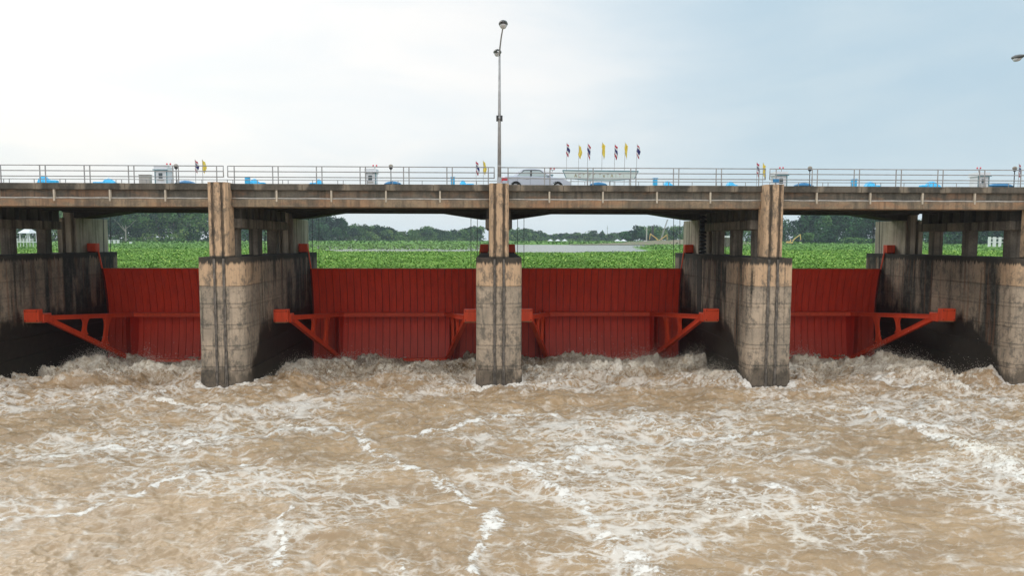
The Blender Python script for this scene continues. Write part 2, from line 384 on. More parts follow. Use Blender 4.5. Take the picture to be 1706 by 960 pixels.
# soil mound on the right of the pond
def mound_h(x, y):
    a = 3.0*np.exp(-((x-122)/30)**2-((y-362)/16)**2)+1.6*np.exp(-((x-88)/26)**2-((y-345)/14)**2)
    return a*(1+.35*fbm(x*.08, y*.08, 4, 3))
mx, my = np.meshgrid(np.linspace(40, 210, 100), np.linspace(310, 420, 60)); mi = np.arange(6000).reshape(60, 100)
mq = np.stack([mi[:-1, :-1], mi[:-1, 1:], mi[1:, 1:], mi[1:, :-1]], -1).reshape(-1, 4)
me = np_mesh('soil_mound', np.stack([mx, my, 5.75+mound_h(mx, my)], -1).reshape(-1, 3), mq, M_soil, True)
tag(link('soil_mound', me), kind='structure')

# ------------------------------------------------------------------ trees
def crown_arrays(c, rx, rz, n, leaf, lobes, rng):
    """leaf quads spread on and in a handful of overlapping uneven lobes"""
    L_ = []
    for i in range(lobes):
        a = rng.uniform(0, 2*np.pi); rr = rng.uniform(.15, .62)*rx; zz = rng.uniform(-.45, .62)*rz
        k = rng.uniform(.34, .62)*(1.15-abs(zz)/rz*.6)
        L_.append((rr*np.cos(a), rr*np.sin(a), zz, rx*k, rz*k*.85, rng.uniform(-.42, .42)))
    L_.append((0, 0, 0, rx*.7, rz*.8, 0))
    pts = []; tone = []; k = n//len(L_)+1
    for lx, ly, lz, lr, lh, lt in L_:
        d = rng.normal(size=(k, 3)); d /= np.linalg.norm(d, axis=1)[:, None]
        r = rng.uniform(.72, 1.08, k)**1
        q = np.stack([lx+d[:, 0]*lr*r, ly+d[:, 1]*lr*r, lz+d[:, 2]*lh*r], -1)
        pts.append(q); tone.append(np.clip(.38+lt+.25*(rng.random(k)-.5)+(rng.random(k) < .04)*.4, 0, 1))
    P = np.concatenate(pts)[:n]; T = np.concatenate(tone)[:n]; m = len(P)
    u = rng.normal(size=(m, 3)); u /= np.linalg.norm(u, axis=1)[:, None]
    v = np.cross(u, rng.normal(size=(m, 3))); v /= np.linalg.norm(v, axis=1)[:, None]
    s = (leaf*rng.uniform(.5, 1.3, m))[:, None]; P = P+np.array(c)
    V = np.stack([P-u*s*.6, P+v*s*.45, P+u*s*.6, P-v*s*.45], 1).reshape(-1, 3)
    return V, np.repeat(T, 4)
def trunk_mb(mb, x, y, z0, h, r, rng, limbs=4):
    top = (x+rng.uniform(-.4, .4), y, z0+h*.62)
    mb.tube([(x, y, z0-.5), (x+.1, y, z0+h*.3), top], r, 6, r*.5)
    for i in range(limbs):
        a = rng.uniform(0, 2*np.pi); q = h*rng.uniform(.2, .34)
        mb.tube([(x+.05, y, z0+h*rng.uniform(.3, .5)), (x+math.cos(a)*q*.5, y+math.sin(a)*q*.5, z0+h*.6), (x+math.cos(a)*q, y+math.sin(a)*q, z0+h*.8)], r*.5, 5, r*.15)
def tree(x, y, top, wd, label, mtl=M_leaf, n=1500, leaf=.9, base=5.9, name='tree', conic=False, bark=M_bark, bare=.22):
    rng = np.random.default_rng(int(abs(x*13+y*7))+1); h = top-base
    root = empty(name, (x, y, base), label, 'tree')
    tb = MB(); trunk_mb(tb, 0, 0, 0, h, h*.022+.08, rng); tb.build('trunk', bark, root)
    lo = h*bare; rz = (h-lo)/2
    V, T = crown_arrays((0, 0, lo+rz), wd/2, rz, n, leaf, 9, rng)
    if conic:
        k = 1.15-.95*np.clip((V[:, 2]-lo)/(h-lo), 0, 1); V[:, 0] *= k; V[:, 1] *= k
    me = np_mesh('crown', V, np.arange(len(V)).reshape(-1, 4), mtl); attr(me, 'tone', T); link('crown', me, root)
    return root
def wood(pts, label, mtl, rows=3, step=7.5, n=520, leaf=1.1, name='wood', seed=1, jit=1.5):
    """many crowns and trunks that read as one mass; pts = skyline (x, y, top z)"""
    rng = np.random.default_rng(seed); Vs = []; Ts = []; tb = MB()
    xs = [p[0] for p in pts]; 
    for r_ in range(rows):
        x = xs[0]+rng.uniform(0, 3)
        while x < xs[-1]:
            y = float(np.interp(x, xs, [p[1] for p in pts]))+r_*9+rng.uniform(-3, 3)
            top = float(np.interp(x, xs, [p[2] for p in pts]))
            top = 5.8+(top-5.8)*1.33*(1 if r_ == 1 else (.72 if r_ == 0 else .97))*rng.uniform(.86, 1.03)
            h = top-5.8; wd = min(h*1.05, 14)*rng.uniform(.75, 1.2)
            lo = -h*.12 if r_ == 0 else (0 if r_ == 1 else h*.15); rz = (h-lo)/2
            V, T = crown_arrays((x, y, 5.8+lo+rz), wd*.62, rz, n, leaf, 6, rng); Vs.append(V); Ts.append(np.clip(T+rng.uniform(-.25, .3), 0, 1))
            if r_ == 0: trunk_mb(tb, x, y, 5.8, h, .22, rng, 2)
            x += step*rng.uniform(.7, 1.3)
    x = xs[0]-3
    while x < xs[-1]+3:
        y = float(np.interp(x, xs, [p[1] for p in pts]))-4+rng.uniform(-3, 3); hh = rng.uniform(3.0, 6.6)
        V, T = crown_arrays((x, y, 5.6+hh*.45), hh*1.1, hh*.65, n//4, leaf*.8, 4, rng); Vs.append(V); Ts.append(np.clip(T+rng.uniform(-.1, .35), 0, 1)); x += rng.uniform(2.2, 4.2)
    root = empty(name, (xs[0], pts[0][1], 5.8), label, 'woods'); root['kind'] = 'stuff'
    V = np.concatenate(Vs)-np.array([xs[0], pts[0][1], 5.8])
    me = np_mesh('foliage', V, np.arange(len(V)).reshape(-1, 4), mtl); attr(me, 'tone', np.concatenate(Ts)); tag(link('foliage', me, root), kind='stuff')
    t = tb.build('trunks', M_bark, root, loc=(-xs[0], -pts[0][1], -5.8)); tag(t, kind='stuff')
    return root
wood([(-330,380,25),(-294,380,24.8),(-255,380,25.6),(-238,378,25)], 'dark wood behind the piers at the far left', M_leaf, seed=3, n=620)
wood([(-236,375,27.5),(-216,380,28.5),(-204,385,28.6),(-192,390,28),(-184,395,26)], 'tall mixed green wood filling the left opening above the marsh', M_leaf, seed=4, n=1150, leaf=1.15, step=6.5)
wood([(-183,405,21),(-171,430,24),(-157,450,24),(-142,470,24.6),(-128,480,23.4),(-118,490,20)], 'dark dense wood at the left of the second opening', M_leafd, seed=5, n=700, step=3.6, leaf=1.2)
wood([(-121,515,18.5),(-100,530,18),(-89,540,17),(-80,552,14.0),(-76,560,12.6),(-69,560,15.8),(-61,560,17.9),(-48,560,15.8),(-37,560,15.4),(-22,560,16.4),(-11,562,17)], 'low rounded wood with a dip in the middle of the second opening', M_leaf, seed=6, n=560, step=5.5, leaf=1.25)
wood([(4,600,17),(22,620,16.8),(27,620,17.9),(40,640,15.9),(50,660,14.3),(60,700,12.1),(70,700,14),(82,700,14),(99,700,14.1),(128,700,14.1),(145,690,14)], 'hazy distant wood behind the open pond', M_leaf, seed=7, n=420, step=8, leaf=1.7)
wood([(126,505,16.5),(136,520,18.3),(151,520,18.1),(169,500,18.8),(184,450,20.4),(192,430,21)], 'green wood behind the yellow excavators', M_leaf, seed=8, n=560)
wood([(192,418,21.6),(200,410,21.6),(206,402,20),(209,395,21)], 'lower leafy wood at the left of the right hand opening', M_leafd, seed=9, n=750, leaf=1.0)
wood([(199,380,26),(211,375,28.2),(230,370,27.2),(240,362,24.5)], 'tall dark wood filling the right hand opening', M_leafd, seed=10, n=1150, leaf=1.15, step=6.5)
wood([(241,330,18),(254,330,19),(264,320,20.6),(282,320,21.2),(309,320,22),(335,320,22)], 'dark wood seen between the columns at the far right', M_leafd, seed=12, n=700, step=5)
tree(-118.7, 492, 25.9, 15, 'tall dark bushy crowned tree rising above the wood in the second opening', M_leafd, 1700, 1.2)
tree(-17.7, 548, 20.4, 10, 'thin open crowned tree just left of the middle pier', M_leaf, 500, 1.2)
tree(104.6, 688, 19.0, 13, 'pale feathery twin crowned tree beyond the pond', M_leaf, 500, 1.7)
tree(113.9, 678, 19.0, 11, 'dark cone shaped tree beyond the pond beside the radio mast', M_leafd, 700, 1.6, conic=True, bare=.03)
tree(104, 478, 15.9, 17, 'broad dark rounded tree standing at the right end of the pond', M_leafd, 2200, 1.1, bare=.04)
tree(114.5, 474, 15.9, 16, 'second dark rounded tree just left of the excavators', M_leafd, 2000, 1.1, bare=.04)
tree(112, 492, 20.2, 12, 'pale open crowned tree behind the dark rounded trees', M_leaf, 700, 1.2)
tree(172.5, 382, 14.0, 14, 'bushy lighter green tree left of the excavator in the right opening', M_leaf, 1200, 1.0, bare=.03)
tree(187, 372, 13.0, 13, 'rounded mid green tree right of the excavator in the right opening', M_leaf, 1200, 1.0, bare=.03)
tree(209, 352, 10.4, 18, 'low spreading yellowish shrub before the tall dark wood', M_leaf, 1200, .9, name='shrub', bare=.0)
tree(-213, 365, 23.0, 8, 'slender tree with a pale straight trunk before the left wood', M_leaf, 600, .9, bark=M_barkp, bare=.5)

# ------------------------------------------------------------------ bridge and piers
PX = (-30, -15, 0, 15, 30)
HW = 1.25
def nose(hw, y0, y1, r=.5, k=6):
    p = []
    for i in range(k+1):
        a = math.pi+i*(math.pi/2)/k; p.append((-hw+r+r*math.cos(a), y0+r+r*math.sin(a)))
    for i in range(k+1):
        a = 1.5*math.pi+i*(math.pi/2)/k; p.append((hw-r+r*math.cos(a), y0+r+r*math.sin(a)))
    return p+[(hw, y1), (-hw, y1)]
lifts = [(-4.5, 1.0), (1.0, 2.15), (2.15, 3.3), (3.3, 4.45), (4.45, 5.62), (5.62, 7.18)]
plabels = {-30: 'concrete barrage pier at the left edge with heavy black streaks',
 -15: 'concrete pier second from the left, tan nose and black stained right flank',
 0: 'slim looking middle concrete pier straight below the street lamp',
 15: 'concrete pier right of the middle with a scalloped dark drain stain on its tower',
 30: 'concrete barrage pier at the right edge, tan rusty top course'}
lift_me = {}
for i, (z0, z1) in enumerate(lifts):
    gap = .022; wd = HW+(.035 if i == 0 else 0)
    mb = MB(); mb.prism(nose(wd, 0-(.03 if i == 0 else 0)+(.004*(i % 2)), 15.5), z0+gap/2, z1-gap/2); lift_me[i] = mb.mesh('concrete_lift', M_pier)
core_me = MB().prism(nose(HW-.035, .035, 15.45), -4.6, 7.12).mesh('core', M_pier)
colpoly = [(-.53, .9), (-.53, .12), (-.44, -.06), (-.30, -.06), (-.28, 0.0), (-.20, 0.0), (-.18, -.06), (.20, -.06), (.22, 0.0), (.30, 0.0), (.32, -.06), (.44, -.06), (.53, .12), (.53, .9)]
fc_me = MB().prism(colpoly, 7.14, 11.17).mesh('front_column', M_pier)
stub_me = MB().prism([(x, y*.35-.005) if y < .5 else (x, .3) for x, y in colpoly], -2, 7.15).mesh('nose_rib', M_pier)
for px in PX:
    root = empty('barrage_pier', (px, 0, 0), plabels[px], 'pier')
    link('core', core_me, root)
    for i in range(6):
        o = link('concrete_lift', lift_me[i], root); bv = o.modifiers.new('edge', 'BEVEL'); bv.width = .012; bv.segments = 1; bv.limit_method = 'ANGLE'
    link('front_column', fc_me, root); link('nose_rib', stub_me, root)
    for s in (-.24, .26):
        mb = MB(); mb.box(s-.045, s-.02, -.085, .02, -2, 7.1); mb.box(s+.02, s+.045, -.085, .02, -2, 7.1); mb.box(s-.045, s+.045, -.02, 0, -2, 7.1)
        mb.build('guide_channel', M_chan, root)
    for yc in (2.2, 5.75, 9.1):
        MB().box(-.31, .31, yc-.31, yc+.31, 7.15, 8.80).build('support_column', M_col, root, bevel=.025)
    MB().box(-.75, .75, 1.45, 9.9, 8.76, 9.30).build('cap_beam', M_col, root, bevel=.03)
    for k in range(8):                                   # girder ends standing on the cap
        y = 1.55+k*1.06
        MB().box(-.68, .68, y, y+.72, 9.30, 10.30).build('bearing_block', M_bear, root, bevel=.02)
    MB().box(-.65, .65, 11.9, 15.45, 7.15, 9.60).build('tower_wall', M_tower, root, bevel=.02)
    MB().box(-.5, .5, 12.0, 13.6, 9.60, 10.7).build('tower_stub', M_pale, root)
    f_ = 1 if px <= 0 else -1                            # upright ribs with deep stop-log grooves between them
    for a_, b_ in ((-.65, -.33), (-.10, .27), (.58, .65)):
        x0, x1 = sorted((f_*a_, f_*b_)); MB().box(x0, x1, 11.55, 11.895, 7.15, 10.2 if a_ == -.10 else 9.55).build('groove_rib', M_tower, root, bevel=.012)
    for s in (-1, 1):
        # red bracket box beside the tower and the bar that drops from it to the gate
        x0, x1 = sorted((s*.66, s*1.27))
        bx = MB().box(x0, x1, 12.7, 13.2, 7.24, 7.82).build('bracket_box', M_arm, root, bevel=.02)
        MB().box(x0+.05, x1-.05, 12.75, 13.15, 7.17, 7.24).build('bracket_foot', M_redk, root)
        if px in (-30, -15, 0) and s > 0 or px in (0, 15, 30) and s < 0:
            mb = MB(); mb.beam((s*1.24, 12.95, 7.7), (s*1.40, 13.2, 6.0), .07, .09); mb.build('tie_bar', M_arm, root)
    if px == 15:                                          # dark scalloped downpipe growth on the tower
        mb = MB()
        for k in range(10):
            z = 7.2+k*.27
            mb.lathe([(.10, 0), (.24, .06), (.27, .13), (.22, .20), (.11, .25)], (-.36, 11.46, z), 10)
        mb.build('drain_stack', M_dark, root, smooth=True)
        MB().box(-1.275, -1.252, 8.6, 9.5, 2.5, 7.1).build('drain_stain', M_soffit, root)

deck = empty('bridge_deck', (0, .6, 9.9), 'long weathered concrete road bridge deck running across all the piers', 'bridge')
def dk(mb, name, mtl, bevel=0, smooth=False): return mb.build(name, mtl, deck, smooth, bevel, loc=(0, -.6, -9.9))
dk(MB().box(-75, 75, .75, 11.0, 10.62, 10.98), 'road_slab', M_road)
k = 0; x = -36.6-2.36*10
while x < 60:                                              # cast edge panels, one per rail bay
    dz = random.uniform(-.008, .008); dy = random.uniform(-.012, .006)
    dk(MB().box(x+.006, x+2.354, .50+dy, .95, 10.79, 11.135+dz), 'edge_panel', M_fascia, .02); x += 2.36
dk(MB().box(-60, 60, 10.6, 10.95, 10.9, 11.12), 'far_kerb', M_fascia)
for a, b_ in [(-60, -30.53), (-29.47, -15.53), (-14.47, -.53), (.53, 14.47), (15.53, 29.47), (30.53, 60)]:
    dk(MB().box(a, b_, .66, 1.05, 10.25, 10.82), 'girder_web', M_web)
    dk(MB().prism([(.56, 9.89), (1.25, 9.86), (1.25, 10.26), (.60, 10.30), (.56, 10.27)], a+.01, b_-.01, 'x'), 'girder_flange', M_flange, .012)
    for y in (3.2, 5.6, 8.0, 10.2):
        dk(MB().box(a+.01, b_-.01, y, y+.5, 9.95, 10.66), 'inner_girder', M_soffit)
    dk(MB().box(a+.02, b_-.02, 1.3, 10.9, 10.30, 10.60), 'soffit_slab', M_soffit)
for j, xc in enumerate((-22.5, -7.5, 7.5, 22.5)):           # haunched gate-side girder of each opening
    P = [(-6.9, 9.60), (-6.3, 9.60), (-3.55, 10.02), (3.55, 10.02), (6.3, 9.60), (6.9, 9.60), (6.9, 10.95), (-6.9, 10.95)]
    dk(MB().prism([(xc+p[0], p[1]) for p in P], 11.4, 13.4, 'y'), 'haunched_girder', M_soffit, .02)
dk(MB().box(-60, 60, 11.0, 15.2, 10.96, 11.14), 'walkway_slab', M_pale)
bxs = [-29.9+2.967*i-2.967*4 for i in range(30)]
bxs = [-23.86, -20.91, -17.97, -12.03, -9.09, -6.14, -3.21, 2.76, 5.70, 8.68, 11.64, 17.57, 20.58, 23.52, 26.48, -26.8, -32.8, -35.8, 32.4, 35.3]
for x in bxs:
    dk(MB().box(x-.045, x+.045, .52, .66, 10.17, 10.79), 'conduit_bracket', M_brk, .008)
for a, b_ in [(-60, -30.53), (-29.47, -15.53), (-14.47, -.53), (.53, 14.47), (15.53, 29.47), (30.53, 60)]:
    mb = MB(); n = 24; mb.tube([(a+(b_-a)*i/n, .61, 10.345+.008*math.sin(i*1.9)) for i in range(n+1)], .035, 8); dk(mb, 'conduit', M_pipe, smooth=True)
for a, b_, h0 in [(-12.03, -9.09, .06), (-9.09, -6.14, .10), (-6.14, -3.21, .05), (17.57, 20.58, .08), (20.58, 23.52, .12), (-20.91, -17.97, .06)]:
    mb = MB(); mb.tube([(a+(b_-a)*t/8, .575, 10.24-h0*4*(t/8)*(1-t/8)) for t in range(9)], .009, 5); dk(mb, 'loose_cable', M_steel)

# ------------------------------------------------------------------ railings
def railing(x0, x1, posts, label, y=.7, zt=12.09, loop0=True, loop1=True):
    root = empty('railing', (x0, y, 11.13), label, 'railing', 'railings along the road edge')
    for i, z in enumerate((zt, zt-.29, zt-.585)):
        mb = MB(); mb.tube([(0, 0, z-11.13), (x1-x0, 0, z-11.13)], .027, 8); mb.build('rail', M_steel, root, True)
    for e, use in ((x0, loop0), (x1, loop1)):
        if use: mb = MB(); mb.tube([(e-x0, 0, zt-.585-11.13-.02), (e-x0, 0, zt-11.13+.02)], .027, 8); mb.build('end_loop', M_steel, root, True)
    pm = MB(); pm.tube([(0, 0, -.02), (0, 0, zt-11.13)], .03, 8); pm.box(-.06, .06, -.05, .05, -.01, .012); pme = pm.mesh('post', M_steel)
    for p in posts: link('post', pme, root, (p-x0, 0, 0))
pr = lambda xs: [q for x in xs for q in (x, x+.295)]
railing(-45.0, -14.90, pr([-24.65-2.355*k for k in range(8)])+pr([-22.30, -19.96, -17.60])+[-15.26], 'long galvanised road railing at the left, ending above the second pier', loop0=False)
railing(-14.67, -.26, [-14.32]+pr([-12.26+2.355*k for k in range(5)])+[-.58], 'galvanised road railing between the second pier and the street lamp')
railing(.06, 14.72, [.50]+pr([2.5+2.37*k for k in range(5)])+[14.36], 'galvanised road railing right of the street lamp, before the silver car')
railing(14.97, 45, [15.32]+pr([17.34+2.36*k for k in range(12)]), 'long galvanised road railing at the right from the third pier on', loop1=False)
root = empty('far_railing', (-45, 11.0, 11.1), 'low guard rail along the far side of the road', 'railing')
for z in (1.13, .62):
    mb = MB(); mb.tube([(0, 0, z), (92, 0, z)], .024, 8); mb.build('rail', M_steel, root, True)
pm = MB().tube([(0, 0, 0), (0, 0, 1.13)], .024, 6).mesh('post', M_steel); x = 11.24-3.78
while x < 90:
    for q in (x, x+.38, x+2.05): link('post', pm, root, (q, 0, 0))
    x += 3.78

# ------------------------------------------------------------------ radial gates
GY0, GZ0, GR, ZT, ZB = 1.9, 2.4, 12.0, 5.985, -1.45
def arc(n=12, dr=0., z0=ZB, z1=ZT):
    return [(GY0+math.sqrt((GR+dr)**2-(z-GZ0)**2), z) for z in [z0+(z1-z0)*i/n for i in range(n+1)]]
def strip(x0, x1, dr0, dr1, n=12, ch=0., z0=ZB, z1=ZT):
    """curved plate from radius GR+dr0 (front) to GR+dr1 (back)"""
    f, b_ = arc(n, dr0, z0, z1), arc(n, dr1, z0, z1); mb = MB(); vs = []
    for (yf, z), (yb, _) in zip(f, b_): vs += [(x0+ch, yf, z), (x1-ch, yf, z), (x1, yb, z), (x0, yb, z)]
    fs = [(4*i+a, 4*i+(a+1) % 4, 4*i+4+(a+1) % 4, 4*i+4+a) for i in range(n) for a in range(4)]
    fs += [(3, 2, 1, 0), (4*n, 4*n+1, 4*n+2, 4*n+3)]
    return mb.add(vs, fs)
HB = 6.25; NP = 24; pw = 2*(HB-.06)/NP
plank_me = strip(-pw/2+.013, pw/2-.013, -.035, .02, 14, .006).mesh('skin_plank', M_red)
back_me = strip(-HB+.04, HB-.04, .022, .06, 14).mesh('back_plate', M_redk)
seal_me = strip(-.05, .05, -.11, -.037, 14).mesh('side_seal', M_redk)
def strut_poly(a0, b0, a1, b1, w_, fl):
    """curved-gusset strut between the upper arm (a0 top centre) and the lower arm (a1), points in (t, z)"""
    pts = []
    for s in (-1, 1):
        rng = range(9) if s < 0 else range(8, -1, -1)
        for i in rng:
            u = i/8; c = a0+(a1-a0)*u; z = b0+(b1-b0)*u; ww = w_/2+fl*(2*abs(u-.5))**3
            pts.append((c+s*ww, z))
    return pts
glabels = ['red radial gate at the left edge, seen slantwise past the streaked pier', 'red radial gate left of the middle pier, both ends of its frame in view',
 'red radial gate right of the middle pier with its bottom edge clear of the water', 'red radial gate farthest right, cut by the pier on its left']
for gi, gx in enumerate((-22.5, -7.5, 7.5, 22.5)):
    dz = (0, 0, .03, .03)[gi]
    root = empty('radial_gate', (gx, 0, dz), glabels[gi], 'sluice gate', 'red radial gates between the piers')
    link('back_plate', back_me, root)
    for i in range(NP): link('skin_plank', plank_me, root, (-HB+.06+pw*(i+.5), 0, 0))
    for s in (-1, 1): link('side_seal', seal_me, root, (s*(HB-.09), 0, 0))
    yt = arc()[-1][0]
    MB().box(-HB+.05, HB-.05, yt-.07, yt+.09, ZT, ZT+.05).build('top_lip', M_lip, root)
    BY, BZ, BX = 12.65, 2.68, 3.75; LY, LZ, LX = 12.35, -.56, 3.85
    mb = MB(); mb.box(-BX, BX, BY, BY+.3, BZ-.09, BZ+.09); mb.box(-BX-.05, BX+.05, BY-.05, BY+.35, BZ+.09, BZ+.14); mb.box(-BX-.05, BX+.05, BY-.05, BY+.35, BZ-.14, BZ-.09)
    mb.build('upper_cross_beam', M_arm, root)
    mb = MB(); mb.box(-LX, LX, LY, LY+.3, LZ-.10, LZ+.06); mb.box(-LX-.05, LX+.05, LY-.05, LY+.6, LZ-.14, LZ-.10)
    mb.build('lower_cross_beam', M_arm, root)
    for s in (-1, 1):
        hub = Vector((s*5.45, 5.95, 3.24)); up = Vector((s*BX, BY+.1, BZ)); dn = Vector((s*LX, LY+.1, LZ))
        mb = MB(); mb.beam(hub, up, .20, .24); mb.beam(hub+Vector((0, 0, .13)), up+Vector((0, 0, .13)), .30, .03); mb.beam(hub-Vector((0, 0, .13)), up-Vector((0, 0, .13)), .30, .03)
        mb.build('upper_arm', M_arm, root)
        h2 = hub-Vector((0, 0, .12)); mb = MB(); mb.beam(h2, dn, .20, .24); mb.beam(h2+Vector((0, .06, .13)), dn+Vector((0, .06, .13)), .30, .03); mb.beam(h2-Vector((0, .06, .13)), dn-Vector((0, .06, .13)), .30, .03)
        mb.build('lower_arm', M_arm, root)
        for t, ww in ((.40, .22), (.66, .26)):
            a = hub.lerp(up, t)-Vector((0, 0, .12)); d_ = h2.lerp(dn, t*.97)+Vector((0, 0, .12)); hd = (up-hub); hd.z = 0; hd.normalize(); sd_ = Vector((-hd.y, hd.x, 0))
            poly = strut_poly(0, a.z, (d_-a).dot(hd), d_.z, ww, .20); n = len(poly); vs = []
            for off in (-.09, .09): vs += [(a.x+hd.x*q+sd_.x*off, a.y+hd.y*q+sd_.y*off, z) for q, z in poly]
            MB().add(vs, [tuple(range(n)), tuple(range(n, 2*n))[::-1]]+[(i, n+i, n+(i+1) % n, (i+1) % n) for i in range(n)]).build('strut', M_arm, root)
        mb = MB()
        for q in (0., .35): x0, x1 = sorted((s*(BX+.22+q), s*(BX+.25+q))); mb.box(x0, x1, BY+.05, 13.85, LZ-.1, BZ+.1)
        mb.build('end_girder', M_red, root)
        mb = MB(); x0, x1 = sorted((s*5.38, s*6.26)); mb.box(x0, x1, 4.95, 5.38, 3.08, 3.84)
        bx = mb.build('trunnion_box', M_arm, root, bevel=.02)
        mb = MB()
        for bx_ in (5.47, 6.17):
            for bz_ in (3.17, 3.75): mb.lathe([(.035, -.02), (.035, .02)], (s*bx_, 4.94, bz_), 6)
        mb.build('bolt', M_redk, bx)
        MB().box(min(s*5.44, s*6.2), max(s*5.44, s*6.2), 4.94, 4.95, 3.70, 3.712).build('weld_seam', M_redk, bx)
        x0, x1 = sorted((s*5.34, s*6.22)); MB().box(x0, x1, 5.36, 6.15, 2.98, 3.52).build('trunnion_hub', M_arm, root, bevel=.03)
        MB().box(min(s*5.42, s*6.2), max(s*5.42, s*6.2), 5.0, 5.34, 3.02, 3.08).build('bearing_plate', M_lip, root)
        for q in (5.55, 6.02):
            mb = MB(); mb.tube([(s*q, 13.25, ZT), (s*q, 13.5, 9.8)], .022, 5); mb.build('hoist_cable', M_dark, root)

# ------------------------------------------------------------------ street lamps
def street_lamp(x, label):
    root = empty('street_lamp', (x, .45, 11.17), label, 'street lamp', 'street lamps standing on the pier columns')
    mb = MB(); mb.lathe([(.19, 0), (.19, .04), (.13, .05), (.125, .35), (.115, .36)], n=12); mb.build('base', M_steel, root, True)
    mb = MB(); mb.tube([(0, 0, .3), (0, 0, 3.6), (0, 0, 6.9)], .105, 12, .06); mb.build('pole', M_steel, root, True)
    for s, hx, hz in ((-1, .17, 7.85), (1, -.10, 7.55)):
        mb = MB(); mb.tube([(0, 0, 6.8), (0.02*hx*5, s*.25, 7.15), (hx*.5, s*.9, hz-.28), (hx*.9, s*1.55, hz-.05)], .045, 8, .035); mb.build('arm', M_steel, root, True)
        # lamp head: a shallow drop-shaped housing with a lens bowl below
        vs = []; fs = []; prof = [(0, .05), (.12, .10), (.35, .20), (.6, .24), (.82, .20), (.95, .08)]; n = 12
        for q, rr in prof:
            for j in range(n):
                a = 2*math.pi*j/n; vs.append((hx+rr*math.cos(a), s*(1.45+q), hz+.6*rr*math.sin(a)+.05*q))
        for i in range(len(prof)-1):
            for j in range(n): fs.append((i*n+j, i*n+(j+1) % n, (i+1)*n+(j+1) % n, (i+1)*n+j))
        fs += [tuple(range(n)), tuple(range(len(vs)-n, len(vs)))[::-1]]
        hd = MB().add(vs, fs).build('lamp_head', M_head, root, True)
        lb = MB(); lb.lathe([(.02, -.16), (.12, -.13), (.18, -.05), (.19, .02)], n=12); ob = lb.build('lens', M_lens, hd, True, loc=(hx, s*2.05, hz-.05))
        ob.scale = (1, 1.5, 1)
    MB().box(-.17, -.06, -.12, .12, 3.38, 3.66).build('clamp_box', M_dark, root); MB().box(.06, .17, -.12, .12, 3.38, 3.66).build('clamp_box', M_dark, root)
    mb = MB(); mb.tube([(0, 0, 3.45), (0, 0, 3.6)], .125, 10); mb.build('collar', M_steel, root, True)
    MB().box(-.09, .09, -.16, -.10, .9, 1.0).build('service_cover', M_steel, root)
street_lamp(0.02, 'tall galvanised double armed street lamp standing on the middle pier')
street_lamp(30.05, 'street lamp beyond the right edge whose far lamp head just shows in the sky')

# ------------------------------------------------------------------ car
def wheel(parent, x, y):
    w_ = empty('wheel', (x, y, .31)); w_.parent = parent
    def ring(prof, m_, nm, n=20):
        vs = []; fs = []; k_ = len(prof)
        for r_, yy in prof: vs += [(r_*math.cos(2*math.pi*j/n), yy, r_*math.sin(2*math.pi*j/n)) for j in range(n)]
        for i in range(k_-1):
            for j in range(n): fs.append((i*n+j, i*n+(j+1) % n, (i+1)*n+(j+1) % n, (i+1)*n+j))
        fs += [tuple(range(n)), tuple(range((k_-1)*n, k_*n))[::-1]]
        MB().add(vs, fs).build(nm, m_, w_, True)
    ring([(.22, -.09), (.29, -.1), (.31, -.06), (.31, .06), (.29, .1), (.22, .09)], M_tyre, 'tyre'); ring([(.05, -.1), (.21, -.095), (.215, .095), (.05, .1)], M_steel, 'rim')
car = empty('car', (2.28, 5.0, 10.985), 'silver four door saloon car driving right behind the railing beside the street lamp', 'car')
side = [(-2.12, .40), (-2.14, .62), (-2.10, .86), (-2.0, .98), (-1.55, 1.01), (-1.1, 1.0), (.0, .97), (.85, .95), (1.3, .90), (1.75, .80), (2.05, .66), (2.16, .50), (2.14, .30), (1.80, .22)]
def arch(cx_, n=8): return [(cx_+.36*math.cos(a), .31+.36*math.sin(a)) for a in [math.pi*i/n for i in range(n+1)]]
bot = arch(1.32)+arch(-1.30)
low_ = [(p[0], max(p[1], .22)) for p in bot]
poly = side+low_+[(-1.9, .24)]
n = len(poly); vs = []; rows = [(-.84, 1.0, 0), (-.80, .985, .0), (.80, .985, .0), (.84, 1.0, 0)]
mb = MB(); vs = []
for yy, sc_, _ in ((-.74, 1, 0), (-.83, .985, 0), (.83, .985, 0), (.74, 1, 0)):
    for (a_, z_) in poly:
        top_in = .0
        vs.append((a_*(sc_ if abs(yy) < .8 else .985), yy, z_ if abs(yy) < .8 else z_-(.05 if z_ > .8 else 0)))
fs = [tuple(range(n))[::-1], tuple(range(3*n, 4*n))]
for r_ in range(3):
    for i in range(n): fs.append((r_*n+i, r_*n+(i+1) % n, (r_+1)*n+(i+1) % n, (r_+1)*n+i))
